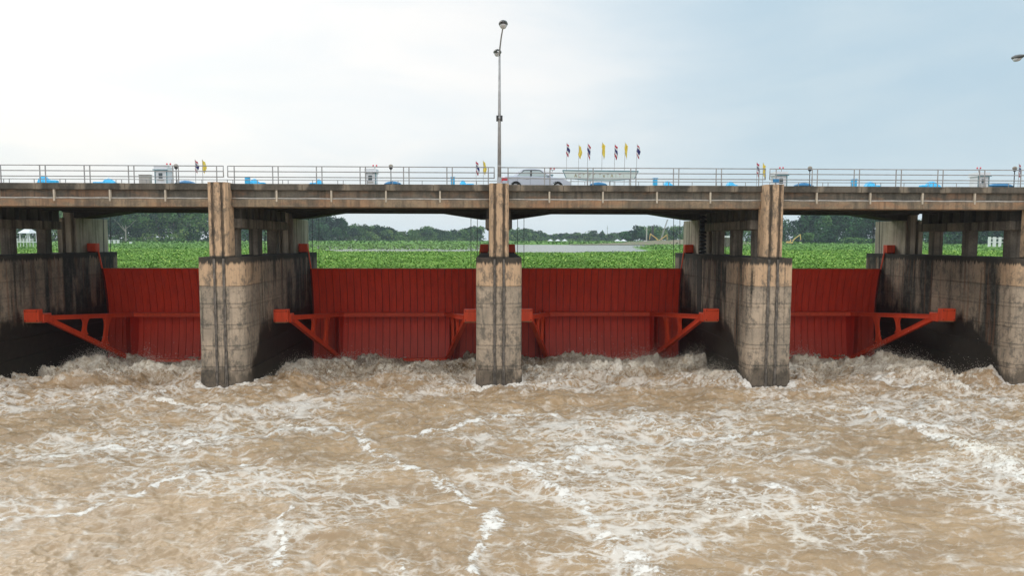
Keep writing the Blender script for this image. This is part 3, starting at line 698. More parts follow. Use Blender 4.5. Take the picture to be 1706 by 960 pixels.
# side skins: shallow ring between y=-.83 and -.74 is the shoulder, so close the outer side too
mb.add(vs, fs)
body = mb.build('body', M_silver, car)
out_ = [(x_*.985, z_-(.05 if z_ > .8 else 0)) for x_, z_ in poly]
MB().prism(out_, -.836, -.80, 'y').build('side_panel', M_silver, body, bevel=.012)
MB().prism(out_, .80, .836, 'y').build('side_panel', M_silver, body, bevel=.012)
def green(off, z0, z1, b0, b1, t0, t1, y0, y1):
    return [(b0, -y0, z0), (b1, -y0, z0), (b1, y0, z0), (b0, y0, z0), (t0, -y1, z1), (t1, -y1, z1), (t1, y1, z1), (t0, y1, z1)]
bxf = [(0,3,2,1),(4,5,6,7),(0,1,5,4),(1,2,6,5),(2,3,7,6),(3,0,4,7)]
MB().add(green(0, .92, 1.37, -1.50, .98, -.86, .26, .72, .56), bxf).build('cabin_glass', M_glass, car)
mb = MB(); P_ = [(-.98, 1.36), (-.86, 1.405), (-.5, 1.445), (-.1, 1.45), (.2, 1.41), (.36, 1.355), (.2, 1.365), (-.86, 1.365)]
mb.prism(P_, -.60, .60, 'y'); mb.build('roof', M_silver, car, bevel=.02)
for s in (-1, 1):
    for x0, x1, xa, xb in ((-1.56, -1.30, -.95, -.78), (-.38, -.30, -.36, -.29), (.86, 1.04, .22, .36)):
        mb = MB(); mb.add([(x0, s*.735, .93), (x1, s*.735, .93), (x1, s*.70, .93), (x0, s*.70, .93), (xa, s*.585, 1.385), (xb, s*.585, 1.385), (xb, s*.55, 1.385), (xa, s*.55, 1.385)], bxf); mb.build('pillar', M_dark if x0 == -.38 else M_silver, car)
    for x0, x1, xa, xb in ((-1.24, -.40, -.74, -.39), (-.28, .78, -.27, .20)):
        mb = MB(); mb.add([(x0, s*.734, .98), (x1, s*.734, .98), (x1, s*.72, .98), (x0, s*.72, .98), (xa, s*.602, 1.33), (xb, s*.602, 1.33), (xb, s*.59, 1.33), (xa, s*.59, 1.33)], bxf); mb.build('side_window', M_cabin, car)
    MB().box(-.66, -.48, s*.84-.015, s*.84+.015, .80, .83).build('door_handle', M_steel, car); MB().box(.42, .58, s*.84-.015, s*.84+.015, .80, .83).build('door_handle', M_steel, car)
    mb = MB(); mb.box(.70, .86, s*.86-.09, s*.86+.09, .96, 1.08); mb.build('mirror', M_silver, car, bevel=.03)
    mb = MB(); mb.box(-2.17, -1.80, s*.79-.06, s*.79+.06, .70, .90); mb.build('tail_light', M_tail, car, bevel=.02)
    mb = MB(); mb.box(1.80, 2.12, s*.70-.12, s*.70+.12, .56, .70); mb.build('headlight', M_lens, car, bevel=.03)
    for x_ in (-1.30, 1.32): wheel(car, x_, s*.74)
for x_ in (-.40, .80, -1.2): MB().box(x_, x_+.012, -.845, -.836, .35, .92).build('door_seam', M_dark, car)

car.scale = (.965, .965, .985)
# ------------------------------------------------------------------ things on the far walkway
def booth(x, z, w_, label):
    root = empty('control_booth', (x, 13.0, 11.14), label, 'booth', 'white control booths on the far walkway')
    h = z-11.14
    MB().box(-w_/2, w_/2, -.4, .5, 0, h-.36).build('wall', M_white, root, bevel=.01)
    mb = MB(); mb.box(-w_/2-.10, w_/2+.10, -.52, .6, h-.36, h-.30); mb.box(-w_/2-.06, w_/2+.06, -.46, .55, h-.30, h-.08); mb.build('roof', M_white, root)
    MB().box(-w_/2-.11, w_/2+.11, -.54, -.52, h-.38, h-.31).build('roof_edge', M_teal, root)
    fr = MB().box(-.21, .17, -.425, -.40, h-.98, h-.52).build('window', M_white, root); MB().box(-.16, .12, -.432, -.425, h-.94, h-.56).build('pane', M_glass, fr)
    MB().box(-.24, .20, -.44, -.40, h-1.08, h-1.0).build('sill', M_grey, root)
    for s in (-1, 1): MB().box(s*w_/2-.03, s*w_/2+.03, -.43, -.40, 0, h-.38).build('corner_trim', M_teal, root)
booth(-23.9, 13.38, .82, 'white control booth at the left beside a grey metal cabinet'); booth(-9.1, 13.28, .72, 'white control booth midway between the second pier and the street lamp')
booth(3.55, 13.15, .70, 'white control booth half hidden behind the bonnet of the silver car'); booth(20.65, 13.22, .80, 'white control booth above the small blue sign on the right of the third pier')
booth(35.65, 13.24, .80, 'white control booth near the right edge of the picture')
def signal(x, z, label):
    root = empty('signal_lamp_post', (x, 13.35, 11.14), label, 'signal lamps', 'twin red signal lamps by the booths'); h = z-11.14
    mb = MB(); mb.tube([(0, 0, 0), (0, 0, h-.1)], .025, 6); mb.build('post', M_steel, root); MB().box(-.16, .16, -.02, .02, h-.12, h-.09).build('bracket', M_dark, root)
    for s in (-1, 1):
        mb = MB(); mb.lathe([(.03, -.06), (.055, -.05), (.055, .03), (.03, .06)], (s*.12, 0, h), 10); mb.build('red_lamp', M_tail, root, True)
for x, z, d in [(-23.69, 13.54, 'over the far left booth'), (-8.91, 13.50, 'over the booth between second pier and street lamp'), (4.02, 13.36, 'just behind the front of the silver car'), (20.95, 13.50, 'over the booth right of the third pier'), (35.8, 13.56, 'over the booth at the right edge')]:
    signal(x, z, 'twin red signal lamps '+d)
def globe(x, z, label):
    root = empty('globe_lamp', (x, 11.5, 11.14), label, 'lamp post', 'globe lamps along the far kerb'); h = z-11.14
    mb = MB(); mb.tube([(0, 0, 0), (0, 0, h-.18)], .03, 8); mb.build('post', M_dark, root); mb = MB(); mb.lathe([(.03, -.2), (.12, -.12), (.13, -.06)], (0, 0, h), 10); mb.build('cup', M_dark, root, True)
    mb = MB(); mb.lathe([(.11, -.06), (.155, .02), (.15, .09), (.09, .16), (.02, .18)], (0, 0, h), 12); mb.build('globe', M_lip if 0 else M_pale, root, True)
for x, z, d in [(-22.33, 13.17, 'right of the far left booth'), (-7.48, 13.22, 'above a blue cover left of the street lamp'), (22.22, 13.25, 'right of the booth by the third pier'), (37.1, 13.31, 'at the right edge of the picture')]:
    globe(x, z, 'pale globe lamp on a dark post '+d)
def hoist(x0, x1, zt, y, label, low=False, tail=0.):
    """winch machine wrapped in a blue tarpaulin"""
    cx_ = (x0+x1)/2; w_ = x1-x0
    root = empty('gate_hoist', (cx_, y, 11.14), label, 'gate winch', 'gate winches under blue covers'); h = zt-11.14
    MB().box(-w_*.42, w_*.42, -.32, .32, 0, h*.62).build('machine_bed', M_grey, root, bevel=.02)
    rng = np.random.default_rng(int(abs(x0)*91)+3); nx_, ny_ = 14, 8; vs = []; fs = []
    for i in range(nx_+1):
        for j in range(ny_+1):
            u, v = i/nx_*2-1, j/ny_*2-1; e = (1-abs(u)**(3.4 if not low else 1.9))*(1-abs(v)**3.2)
            bump_ = .5 if u < .1 and not low else 0
            zz = h*(.58 if not low else .84)+(h*.42 if not low else h*.16)*max(e, 0)**.55*(1-(.28*sstep(-.1, .6, u) if not low else 0))
            vs.append((u*w_/2+rng.uniform(-.01, .01), v*.42, zz+rng.uniform(-.02, .02)*(0.4 if low else 1)))
    for i in range(nx_):
        for j in range(ny_): q = i*(ny_+1)+j; fs.append((q, q+1, q+ny_+2, q+ny_+1))
    b0 = len(vs); ring = [i*(ny_+1) for i in range(nx_+1)]+[nx_*(ny_+1)+j for j in range(1, ny_+1)]+[i*(ny_+1)+ny_ for i in range(nx_-1, -1, -1)]+[j for j in range(ny_-1, 0, -1)]
    for k_, q in enumerate(ring): a_ = vs[q]; vs.append((a_[0]*1.02, a_[1]*1.02, h*.38+.05*math.sin(k_*1.3)))
    m_ = len(ring)
    for k_ in range(m_): fs.append((ring[k_], b0+k_, b0+(k_+1) % m_, ring[(k_+1) % m_]))
    MB().add(vs, fs).build('tarpaulin', M_blue2 if low else M_blue, root, True)
    if tail:
        mb = MB(); x_a, x_b = sorted((math.copysign(w_*.4, tail), math.copysign(w_*.5, tail)+tail)); mb.box(x_a, x_b, -.22, .22, h*.5, h*.80); mb.build('drive_shaft_cover', M_blue, root, bevel=.05)
for a_, b_, zt, d, tl in [(-32.63, -31.9, 12.60, 'at the far left edge', .5), (-28.13, -27.25, 12.46, 'above the left opening', -.7), (-17.75, -17.05, 12.48, 'just right of the second pier', .35), (-13.10, -12.55, 12.47, 'in the left part of the second opening', -.4),
   (-2.75, -2.2, 12.45, 'left of the street lamp', .5), (12.1, 12.8, 12.45, 'right of the slim cabinet near the third pier', .1), (16.75, 17.45, 12.45, 'left of the two flags by the third pier', .1),
   (27.05, 27.95, 12.48, 'right of the slim blue cabinet in the right opening', .2), (31.6, 32.65, 12.52, 'left of the booth at the right edge', -.4)]:
    hoist(a_, b_, zt, 13.0, 'winch wrapped in bright blue tarpaulin '+d, tail=tl)
for a_, b_, zt, d in [(-23.4, -22.2, 12.42, 'between the far left booth and its flags'), (-8.3, -7.1, 12.43, 'right of the second booth'), (6.85, 8.1, 12.42, 'under the white name board'), (22.3, 23.5, 12.45, 'right of the third pier globe lamp'), (37.1, 38.7, 12.50, 'right of the booth at the right edge')]:
    hoist(a_, b_, zt, 14.0, 'low winch under a flat deep blue cover '+d, low=True)
def cabinet(x0, x1, zt, y, label, mtl, name='cabinet'):
    root = empty(name, ((x0+x1)/2, y, 11.14), label, 'cabinet'); w_ = (x1-x0)/2; h = zt-11.14
    MB().box(-w_, w_, -.18, .18, 0, h).build('housing', mtl, root, bevel=.015); MB().box(-w_-.03, w_+.03, -.21, .21, h, h+.03).build('lid', mtl, root)
    MB().box(-w_+.03, w_-.03, -.19, -.18, .1, h-.08).build('door', mtl, root, bevel=.004)
for a_, b_, zt, d in [(-17.75+.0, -17.47, 12.50, 'just right of the second pier'), (-3.32, -3.05, 12.55, 'left of the street lamp'), (11.13, 11.40, 12.55, 'left of the third pier'), (25.55, 25.84, 12.54, 'in the right opening')]:
    cabinet(a_, b_, zt, 12.0, 'slim blue steel cabinet '+d, M_blue2 if 0 else M_blue)
cabinet(-25.58, -24.82, 12.70, 13.0, 'wide grey metal cabinet left of the far left booth', M_grey)

def flag(x, y, ztop, kind, label, base=11.14, lean=0., seed=0, pole=True):
    root = empty('flag', (x, y, base), label, 'flag', 'flags on thin poles'); h = ztop-base
    mb = MB(); mb.tube([(0, 0, 0), (lean, 0, h)], .016, 6); mb.build('pole', M_steel, root)
    rng = np.random.default_rng(seed+40); nu, nv = 7, 12; vs = []; a0 = rng.uniform(0, 6); wdt = rng.uniform(.19, .27); mb = MB()
    for j in range(nv+1):
        for i in range(nu+1):
            u, v = i/nu, j/nv
            sag = u*(.42+.1*math.sin(a0))
            vs.append((lean*(1-v*.7)+u*wdt*(1-.55*abs(v-.45))+.03*math.sin(v*7+a0), .10*math.sin(u*9+v*3+a0)*u, h-.05-v*.72-sag*(.4+.6*v)))
    fs = []; ms = []
    for j in range(nv):
        for i in range(nu):
            q = j*(nu+1)+i; fs.append((q, q+1, q+nu+2, q+nu+1)); ms.append([0, 0, 1, 1, 2, 2, 2, 2, 1, 1, 0, 0][j])
    b0 = len(mb.v); mb.v += vs; mb.f += fs; mb.m += ms if kind == 'striped' else [0]*len(fs)
    o = mb.build('cloth', [F_red, F_wht, F_blu] if kind == 'striped' else [F_yel], root, True)
    sl = o.modifiers.new('thick', 'SOLIDIFY'); sl.thickness = .006
fl = [(5.16, 15.43, 's'), (6.07, 15.30, 'y'), (6.74, 15.40, 's'), (7.83, 15.49, 'y'), (8.78, 15.36, 's'), (9.55, 15.50, 'y'), (10.46, 15.37, 's')]
ords = ['first', 'first', 'second', 'second', 'third', 'third', 'last']
for i, (x, z, k_) in enumerate(fl):
    flag(x, 14.8, z, 'striped' if k_ == 's' else 'yellow', ('red white and blue striped flag, ' if k_ == 's' else 'plain yellow flag, ')+ords[i]+' of its kind above the name board', seed=i*7, lean=.06)
for i, (x, z, k_, d) in enumerate([(-22.07, 13.96, 's', 'right of the far left globe lamp'), (-21.55, 13.96, 'y', 'at the left beside a striped one'), (-1.58, 13.97, 's', 'just left of the street lamp'), (-1.05, 14.0, 'y', 'between a striped flag and the street lamp'),
        (19.37, 13.98, 's', 'left of the booth by the third pier'), (19.83, 13.94, 'y', 'just left of the booth by the third pier'), (39.35, 13.99, 's', 'cut by the right edge of the picture')]):
    flag(x, 14.0, z, 'striped' if k_ == 's' else 'yellow', ('drooping red white and blue flag ' if k_ == 's' else 'drooping yellow flag ')+d, seed=i*5+2)

# name board
root = empty('name_board', (7.72, 14.5, 11.14), 'long pale name board with slanted ends and faded lettering below seven flags', 'sign')
bp = [(-2.85, 2.20), (-2.58, 1.62), (-.9, 1.47), (.95, 1.46), (2.55, 1.60), (2.85, 2.16)]
MB().prism(bp, -.05, .05, 'y').build('board', M_board, root)
for i in range(6):
    a_, b_ = bp[i], bp[(i+1) % 6]; mb = MB(); mb.beam((a_[0], -.05, a_[1]), (b_[0], -.05, b_[1]), .05, .05 if i != 5 else .07); mb.build('frame', M_teal, root)
for x_ in (-2.2, -.75, .75, 2.2): mb = MB(); mb.tube([(x_, .08, 0), (x_, .08, 1.7)], .03, 6); mb.build('leg', M_steel, root)
glyph = {'A': [(0,0,.5,1),(.5,1,1,0),(.2,.4,.8,.4)], 'C': [(1,1,0,1),(0,1,0,0),(0,0,1,0)], 'T': [(0,1,1,1),(.5,1,.5,0)], 'W': [(0,1,.25,0),(.25,0,.5,.7),(.5,.7,.75,0),(.75,0,1,1)], 'I': [(.5,1,.5,0)], 'L': [(0,1,0,0),(0,0,1,0)], 'F': [(0,0,0,1),(0,1,1,1),(0,.5,.8,.5)]}
xx = -1.95
for k_, ch in enumerate('ACT FT TWTAITI'):
    if ch == ' ': xx += .16; continue
    mb = MB()
    for a_, b0_, c_, d_ in glyph[ch]: mb.beam((xx+a_*.17, -.056, 1.70+b0_*.25), (xx+c_*.17+.001, -.056, 1.70+d_*.25), .012, .035)
    mb.build('letter', M_letter2 if k_ in (1, 3, 12) else M_letter, root); xx += .30
# small blue sign on the third pier
root = empty('sign_plate', (15.18, .35, 11.17), 'small deep blue plate on top of the third pier column', 'sign')
mb = MB(); mb.tube([(0, .04, 0), (0, .04, .3)], .02, 6); mb.build('post', M_steel, root); MB().box(-.17, .17, 0, .02, .15, .34).build('plate', M_blue2, root)

# ------------------------------------------------------------------ machines and small things upstream
def excavator(x, y, z, flip, label, sc=1.):
    root = empty('excavator', (x, y, z), label, 'excavator', 'yellow excavators upstream'); f = -1 if flip else 1; root.scale = (sc*f, sc, sc)
    for yy in (-1.1, .7):
        pol = [(-1.7, .15), (-1.45, 0), (1.45, 0), (1.7, .15), (1.75, .45), (1.5, .75), (-1.5, .75), (-1.75, .45)]; MB().prism(pol, yy, yy+.5, 'y').build('track', M_dark, root, bevel=.05)
    MB().prism([(-1.9, .9), (1.3, .9), (1.3, 1.5), (-.3, 1.7), (-.4, 2.0), (-1.9, 2.0), (-2.1, 1.5)], -1.15, 1.15, 'y').build('body', M_yel, root, bevel=.06)
    cb = MB().prism([(-.2, 1.5), (1.15, 1.5), (1.2, 2.1), (.9, 2.9), (-.2, 2.95)], -1.1, -.1, 'y').build('cab', M_yel, root, bevel=.04); MB().prism([(0, 1.75), (1.0, 1.75), (1.05, 2.1), (.8, 2.75), (0, 2.78)], -1.13, -1.1, 'y').build('window', M_glass, cb)
    mb = MB(); mb.beam((1.1, .2, 1.5), (3.0, .2, 3.9), .4, .55); mb.beam((2.85, .2, 3.7), (6.2, .2, 6.1), .38, .48); mb.build('boom', M_yel, root)
    mb = MB(); mb.beam((6.3, .2, 6.5), (6.7, .2, 2.9), .34, .42); mb.build('stick', M_yel, root)
    mb = MB(); mb.beam((3.1, .2, 3.3), (5.9, .2, 6.4), .12, .16); mb.build('ram', M_steel, root)
    MB().prism([(6.4, 2.9), (7.0, 3.0), (6.9, 2.0), (6.2, 1.7), (5.9, 2.2)], -.3, .7, 'y').build('bucket', M_dark, root)
excavator(96.6, 356, 5.6, True, 'yellow excavator on the soil mound with its boom raised to the left')
excavator(96.0, 362, 5.9, False, 'yellow excavator behind it with its shorter boom raised to the right', .86)
excavator(161.5, 332, 5.9, False, 'lone yellow excavator against the trees in the right opening', .88)
root = empty('lattice_crane', (112, 420, 5.9), 'grey lattice jib of a crane above the trees on the right of the pond', 'crane')
mb = MB()
MB().box(-1.6, 1.6, -1.5, 1.5, .1, 2.6).build('body', M_grey, root, bevel=.1)
for dx_, dy_ in ((-.3, -.3), (.3, -.3), (-.3, .3), (.3, .3)): mb.tube([(dx_, dy_, 2), (4.5+dx_, dy_, 16.2)], .11, 5)
for k_ in range(14):
    t = k_/14; t2 = (k_+1)/14; mb.tube([(4.5*t-.3, -.3, 2+14.2*t), (4.5*t2+.3, -.3, 2+14.2*t2)], .06, 4); mb.tube([(4.5*t+.3, .3, 2+14.2*t), (4.5*t2-.3, .3, 2+14.2*t2)], .06, 4)
mb.build('jib', M_steel, root)
root = empty('pile_driver', (98, 400, 5.9), 'thin dark leader mast of a pile rig behind the excavators', 'pile rig')
mb = MB(); mb.box(-.35, .35, -.3, .3, 0, 10.2); mb.build('mast', M_grey, root); MB().box(3.2, 4.5, -.5, .5, 0, 11.5).build('hammer', M_dark, root, bevel=.1); MB().box(-1.5, 4.8, -1, 1, 0, 1.6).build('body', M_grey, root, bevel=.1)
root = empty('radio_mast', (156, 899, 5.9), 'thin radio mast rising behind the woods beyond the pond', 'mast')
mb = MB(); mb.tube([(0, 0, 0), (0, 0, 22)], .55, 5, .25); mb.build('mast', M_steel, root); mb = MB(); mb.box(-1.0, 1.0, -.3, .3, 18, 18.6); mb.build('antenna', M_steel, root)
for i, (x, y, w_, d) in enumerate([(42, 470, 4.2, 'first from the left beyond the pond'), (47.5, 470, 3.8, 'second from the left beyond the pond'), (53, 474, 4.0, 'third from the left beyond the pond'), (90.5, 462, 4.2, 'at the foot of the dark rounded trees'), (95, 462, 4.2, 'nearest the excavators')]):
    root = empty('tent', (x, y, 5.9), 'small white peaked tent '+d, 'tent', 'white tents on the far bank')
    mb = MB(); q = w_/2; mb.add([(-q, -2, 1.5), (q, -2, 1.5), (q, 2, 1.5), (-q, 2, 1.5), (0, 0, 2.9)], [(0, 1, 4), (1, 2, 4), (2, 3, 4), (3, 0, 4), (3, 2, 1, 0)]); mb.build('canopy', M_white, root)
    for sx in (-1, 1):
        for sy in (-1, 1): mb = MB(); mb.tube([(sx*q*.95, sy*1.9, 0), (sx*q*.95, sy*1.9, 1.5)], .06, 5); mb.build('pole', M_steel, root)
# white pavilion on a jetty seen between the left columns
root = empty('pavilion', (-132, 160, 5.7), 'white open pavilion on a railed jetty seen between the columns at the far left', 'pavilion')
MB().box(-3.4, 2.9, -2, 2, 1.35, 1.55).build('jetty_deck', M_white, root)
for k_ in range(8): MB().box(-3.3+k_*.87, -3.18+k_*.87, -1.9, -1.78, -1, 2.5).build('jetty_post', M_white, root)
for z in (2.45, 2.1, 1.8): MB().box(-3.4, 2.9, -1.88, -1.80, z-.05, z+.05).build('rail', M_white, root)
for sx in (-.9, 1.6):
    for sy in (-1.5, 1.5): MB().box(sx-.09, sx+.09, sy-.09, sy+.09, 1.55, 4.0).build('column', M_white, root)
mb = MB(); mb.add([(-1.3, -2, 4.0), (2.0, -2, 4.0), (2.0, 2, 4.0), (-1.3, 2, 4.0), (-.2, 0, 5.4), (.9, 0, 5.4)], [(0, 1, 5, 4), (1, 2, 5), (2, 3, 4, 5), (3, 0, 4), (3, 2, 1, 0)]); mb.build('roof', M_white, root)
mb = MB(); mb.tube([(-3.2, -1.8, 0), (-3.2, -1.8, 6.1)], .07, 6); mb.build('flagpole', M_white, root)
for i, (x, d) in enumerate([(-186.2, 'nearest the pier'), (-184.1, 'middle of the three left ones'), (-182.3, 'right of the three left ones'), (-176.3, 'standing alone to the right')]):
    root = empty('white_marker', (x, 300, 5.7), 'small white block marker on the marsh edge, '+d, 'marker', 'white markers before the left wood')
    MB().box(-.5, .5, -.4, .4, 0, 1.7 if i < 3 else 1.0).build('block', M_white, root, bevel=.1); MB().box(-.65, .65, -.5, .5, 1.7 if i < 3 else 1.0, 1.95 if i < 3 else 1.15).build('cap', M_white, root)
root = empty('white_fence', (174.6, 200, 6.6), 'white post and rail structure on the grass seen between the right columns', 'fence')
for k_ in range(7): MB().box(k_*1.9+(0 if k_ != 1 else -.2), k_*1.9+.75, 0, .5, -.5, 3.0-.05*k_).build('post', M_white, root)
for z in (1.0, 2.3): MB().box(.6, 12, .15, .35, z, z+.28).build('rail', M_white, root)
root = empty('small_shed', (81.6, 200, 7.6), 'small blue white roof glimpsed through the columns of the third pier', 'shed')
MB().box(-1, 1.4, -1, 1, -2, 1.5).build('wall', M_bark, root); MB().prism([(-1.4, 1.5), (1.8, 1.5), (1.5, 2.1), (-1.1, 2.1)], -1.3, 1.3, 'y').build('roof', M_white, root)
root = empty('pump_box', (86.1, 350, 6.4), 'pale square box at the foot of the excavators', 'box')
MB().box(-.9, .9, -.6, .6, 0, 1.5).build('housing', M_white, root, bevel=.06); MB().box(-1, 1, -.7, .7, 1.5, 1.62).build('lid', M_grey, root)

# ------------------------------------------------------------------ churning water below the gates
NYW, NXW = 680, 1000
t = np.linspace(0, 1, NYW); yy = -27+(15.2+27)*(t**1.22)
u = np.linspace(-1, 1, NXW)
half = 15+(yy+27)*.66
half = np.minimum(half+3, 42)
Xw = u[None, :]*half[:, None]; Yw = np.repeat(yy[:, None], NXW, 1)
bay = np.clip(1-np.abs(((Xw+67.5) % 15)-7.5)/7.5, 0, 1)        # 1 on a pier axis, 0 in mid bay
boil = sstep(-4.5, 3.0, Yw); inner = sstep(1.0, 6.0, Yw)
wx = fbm(Xw*.22, Yw*.22, 3, 51)*2.2; wy = fbm(Xw*.22+7, Yw*.22+3, 3, 57)*2.2
xx, yw = Xw+wx, Yw+wy
base = -.50*sstep(1.5, 7.5, Yw)-.30*sstep(9.5, 13, Yw)
amp = .15+.09*sstep(-18, -6, Yw)+.20*boil+.10*inner
big = fbm(xx*.28, yw*.34, 3, 61)
rg = 1-np.abs(fbm(Xw*.55+.25*wx, Yw*.80+.25*wy, 5, 67, .58))*2.6; rg = np.clip(rg, -.6, 1)
fx, fy = Xw+.18*wx, Yw+.18*wy
fine = fbm(fx*1.6, fy*2.5, 5, 71, .62)
H = base+amp*(1.9*big+.55*(rg-.35)+.62*fine)
# standing rolls of white water
rolls = [(-26.6,8.6,1.5,1.2,.95),(-24.6,7.2,2.0,.9,.75),(-21.5,5.0,2.6,.9,.55),(-19.0,8.3,1.6,1.0,.35),(-17.6,3.6,.9,.9,.7),(-25,2.2,3.0,.8,.35),(-9.2,9.0,3.2,1.4,.50),(-11.5,3.2,2.2,.9,.40),(-12.9,6.2,1.2,1.4,.45),(-5.0,5.6,2.4,1.2,.35),(-3.0,3.0,2.0,.9,.3),
         (5.5,5.0,2.6,1.3,.75),(8.8,5.6,2.2,1.2,.65),(10.7,9.6,1.2,.8,.75),(12.9,7.6,1.1,1.4,.72),(12.6,3.4,1.5,1.4,.60),(11.2,8.2,1.6,1.2,.3),(3.2,2.2,1.6,.8,.35),(17.6,6.0,1.5,1.4,.65),(20.6,7.5,1.3,1.0,.8),(25.8,8.0,1.2,1.0,.85),(23.3,3.5,2.2,1.0,.75),(27.0,6.2,1.2,1.5,.85),(26.0,1.6,2.6,.8,.55),(24,-1.2,2.0,.6,.35),(-15.5,-2.6,2.2,.5,.25),
         (18.3,-12.5,1.6,2.6,.35)]
rf = np.zeros_like(H)
for cx_, cy_, sx, sy, hh in rolls:
    e = np.exp(-(((Xw+.6*wx-cx_)/sx)**2+((Yw+.5*wy-cy_)/sy)**2)); H += .86*hh*e*(1+.45*fbm(Xw*1.3, Yw*1.3, 3, 77)); rf = np.maximum(rf, e*min(1, hh*1.9))
bd = np.clip(np.maximum(inner, rf*.9), 0, 1)
bill = np.abs(fbm(Xw*2.0+wx, Yw*2.0+wy, 4, 81, .62)); H += bd*(.44*(bill-.18))                      # billows
H += bd*.05*fbm(Xw*5, Yw*7, 3, 83, .7)
H += (1-bd)*.030*fbm(fx*4, fy*8, 4, 85, .7)
# foam: broken webs stretched by the current, thick in the rolls
ax_, ay_ = Xw*.75+.34*wx, Yw*1.25+.30*wy
def web(s, wdt, seed):
    n_ = fbm(ax_*s+seed, ay_*s, 5, seed, .62); return np.exp(-(n_/wdt)**2)
patch = fbm(Xw*.13+5, Yw*.16, 3, 91)+.10*sstep(-2, 8, Xw)+.10*sstep(-14, -4, Yw)-.16*np.exp(-((Xw+3.2)/4.5)**2-((Yw+19)/4.5)**2)-.05*sstep(-4, -12, Xw)*0
patch = .30+.70*sstep(-.20, .42, patch+.35*fbm(Xw*.5+.3*wx, Yw*.9, 4, 92, .6))
foam = .45*patch*(.50*web(.42, .035, 93)+.62*web(.95, .05, 95)+.55*web(2.2, .08, 97)+.3*web(5, .12, 98))
foam += .34*sstep(.5, .97, rg)*sstep(-.2, .3, big+.2*patch)*.9
foam += .12*patch*sstep(.05, .5, fbm(ax_*2.2, ay_*2.2, 4, 99, .6))
lines = [([(-5.78,-9.2),(-4.4,-11.8),(-2.79,-14.2),(-1.2,-16.6),(-.17,-18.2),(-.5,-20.9),(-.4,-24)],.42),([(1.0,-13.6),(1.6,-15.4),(2.66,-18.6),(3.46,-21.0),(4.0,-25)],.45),([(-6.4,-16.4),(-6.6,-17.6),(-6.03,-18.8),(-6.2,-20.8)],.22),
         ([(17.8,-16.5),(17.33,-15.3),(17.6,-13.5),(17.9,-12.1),(18.3,-8.9),(17.2,-6)],.9),([(-18.2,-1.6),(-16.2,-3.2),(-13.2,-4.6)],.35),([(-14.53,-17.4),(-12.19,-17.0),(-10.57,-13.5),(-8.4,-12.0)],.3),
         ([(21.5,1.2),(23.5,-.2),(25.34,-1.6),(24.9,-4)],.5),([(-4,-9.8),(-1.5,-8.2),(.5,-6.6),(3,-5.6)],.35),([(-17,-12),(-12.5,-10.5),(-9,-8.5),(-6,-8)],.35),([(.6,-13),(3.5,-11.6),(7,-10.2),(11,-9.6)],.5),([(2.5,-12.8),(5.4,-14.4),(9,-15.6)],.28)]
jx = .34*fbm(Xw*1.3, Yw*1.3, 4, 121, .6); jy = .34*fbm(Xw*1.3+9, Yw*1.3, 4, 123, .6)
for pl, wd_ in lines:
    wd_ *= .85
    dmin = np.full(H.shape, 99.)
    for (x0, y0), (x1, y1) in zip(pl[:-1], pl[1:]):
        px_, py_ = Xw+.45*wx+jx-x0, Yw+.45*wy+jy-y0; dx_, dy_ = x1-x0, y1-y0; tt = np.clip((px_*dx_+py_*dy_)/(dx_*dx_+dy_*dy_), 0, 1)
        dmin = np.minimum(dmin, np.hypot(px_-tt*dx_, py_-tt*dy_))
    e = np.exp(-(dmin/wd_)**2); tex = .55+.9*fbm(ax_*2.1, ay_*2.1, 4, 101, .6)
    foam = np.maximum(foam, e*np.clip(1.6*tex-.08, 0, 1.)*.97); H += .09*e*(wd_/.4)*(.6+fbm(Xw*1.5, Yw*1.5, 3, 103))
foam = np.maximum(foam, rf*(.50+1.3*fbm(Xw*1.7, Yw*1.7, 5, 105, .65)))
foam += inner*(.12+.5*fbm(Xw*1.1, Yw*1.1, 4, 107, .6)+.50*sstep(.0, .85, H-base))
foam += .30*sstep(.10, .34, H-base)*(1-inner)*(.4+1.5*fbm(Xw*1.2, Yw*1.9, 4, 108, .6))
for px_ in PX:                                            # collar of foam round the pier noses
    d_ = np.hypot(np.maximum(np.abs(Xw-px_)-1.25, 0), np.maximum(-Yw, 0)); e = np.exp(-(d_/.45)**2)*(Yw < 3); foam = np.maximum(foam, e*.85); H += e*.07
foam = np.clip(foam, 0, 1.15)
warm = np.clip(bd*.8+.25*sstep(.1, .5, fbm(Xw*.2, Yw*.2, 2, 109)), 0, 1)
m, b = mat('turbid_water', .3, spec=.35)
g = N('ShaderNodeNewGeometry'); p = g.outputs['Position']
fa = N('ShaderNodeAttribute', attribute_name='foam').outputs['Fac']; wa = N('ShaderNodeAttribute', attribute_name='warm').outputs['Fac']
wv = N('ShaderNodeTexNoise'); L(p, wv.inputs['Vector']); wv.inputs['Scale'].default_value = 1.1; wv.inputs['Detail'].default_value = 4
pw_ = N('ShaderNodeVectorMath', operation='MULTIPLY_ADD'); L(wv.outputs['Color'], pw_.inputs[0]); pw_.inputs[1].default_value = (.38, .28, .0); L(p, pw_.inputs[2])
f1 = NOISE(MAPV(pw_.outputs[0], (1, 1.7, 1)), 6.5, 8, .72); f2 = NOISE(MAPV(pw_.outputs[0], (1, 1.9, 1), (4, 4, 0)), 1.5, 8, .68)
def VE(vec, sc):
    n = N('ShaderNodeTexVoronoi', feature='DISTANCE_TO_EDGE'); L(vec, n.inputs['Vector']); n.inputs['Scale'].default_value = sc; return n.outputs['Distance']
pa = N('ShaderNodeAttribute', attribute_name='patch').outputs['Fac']
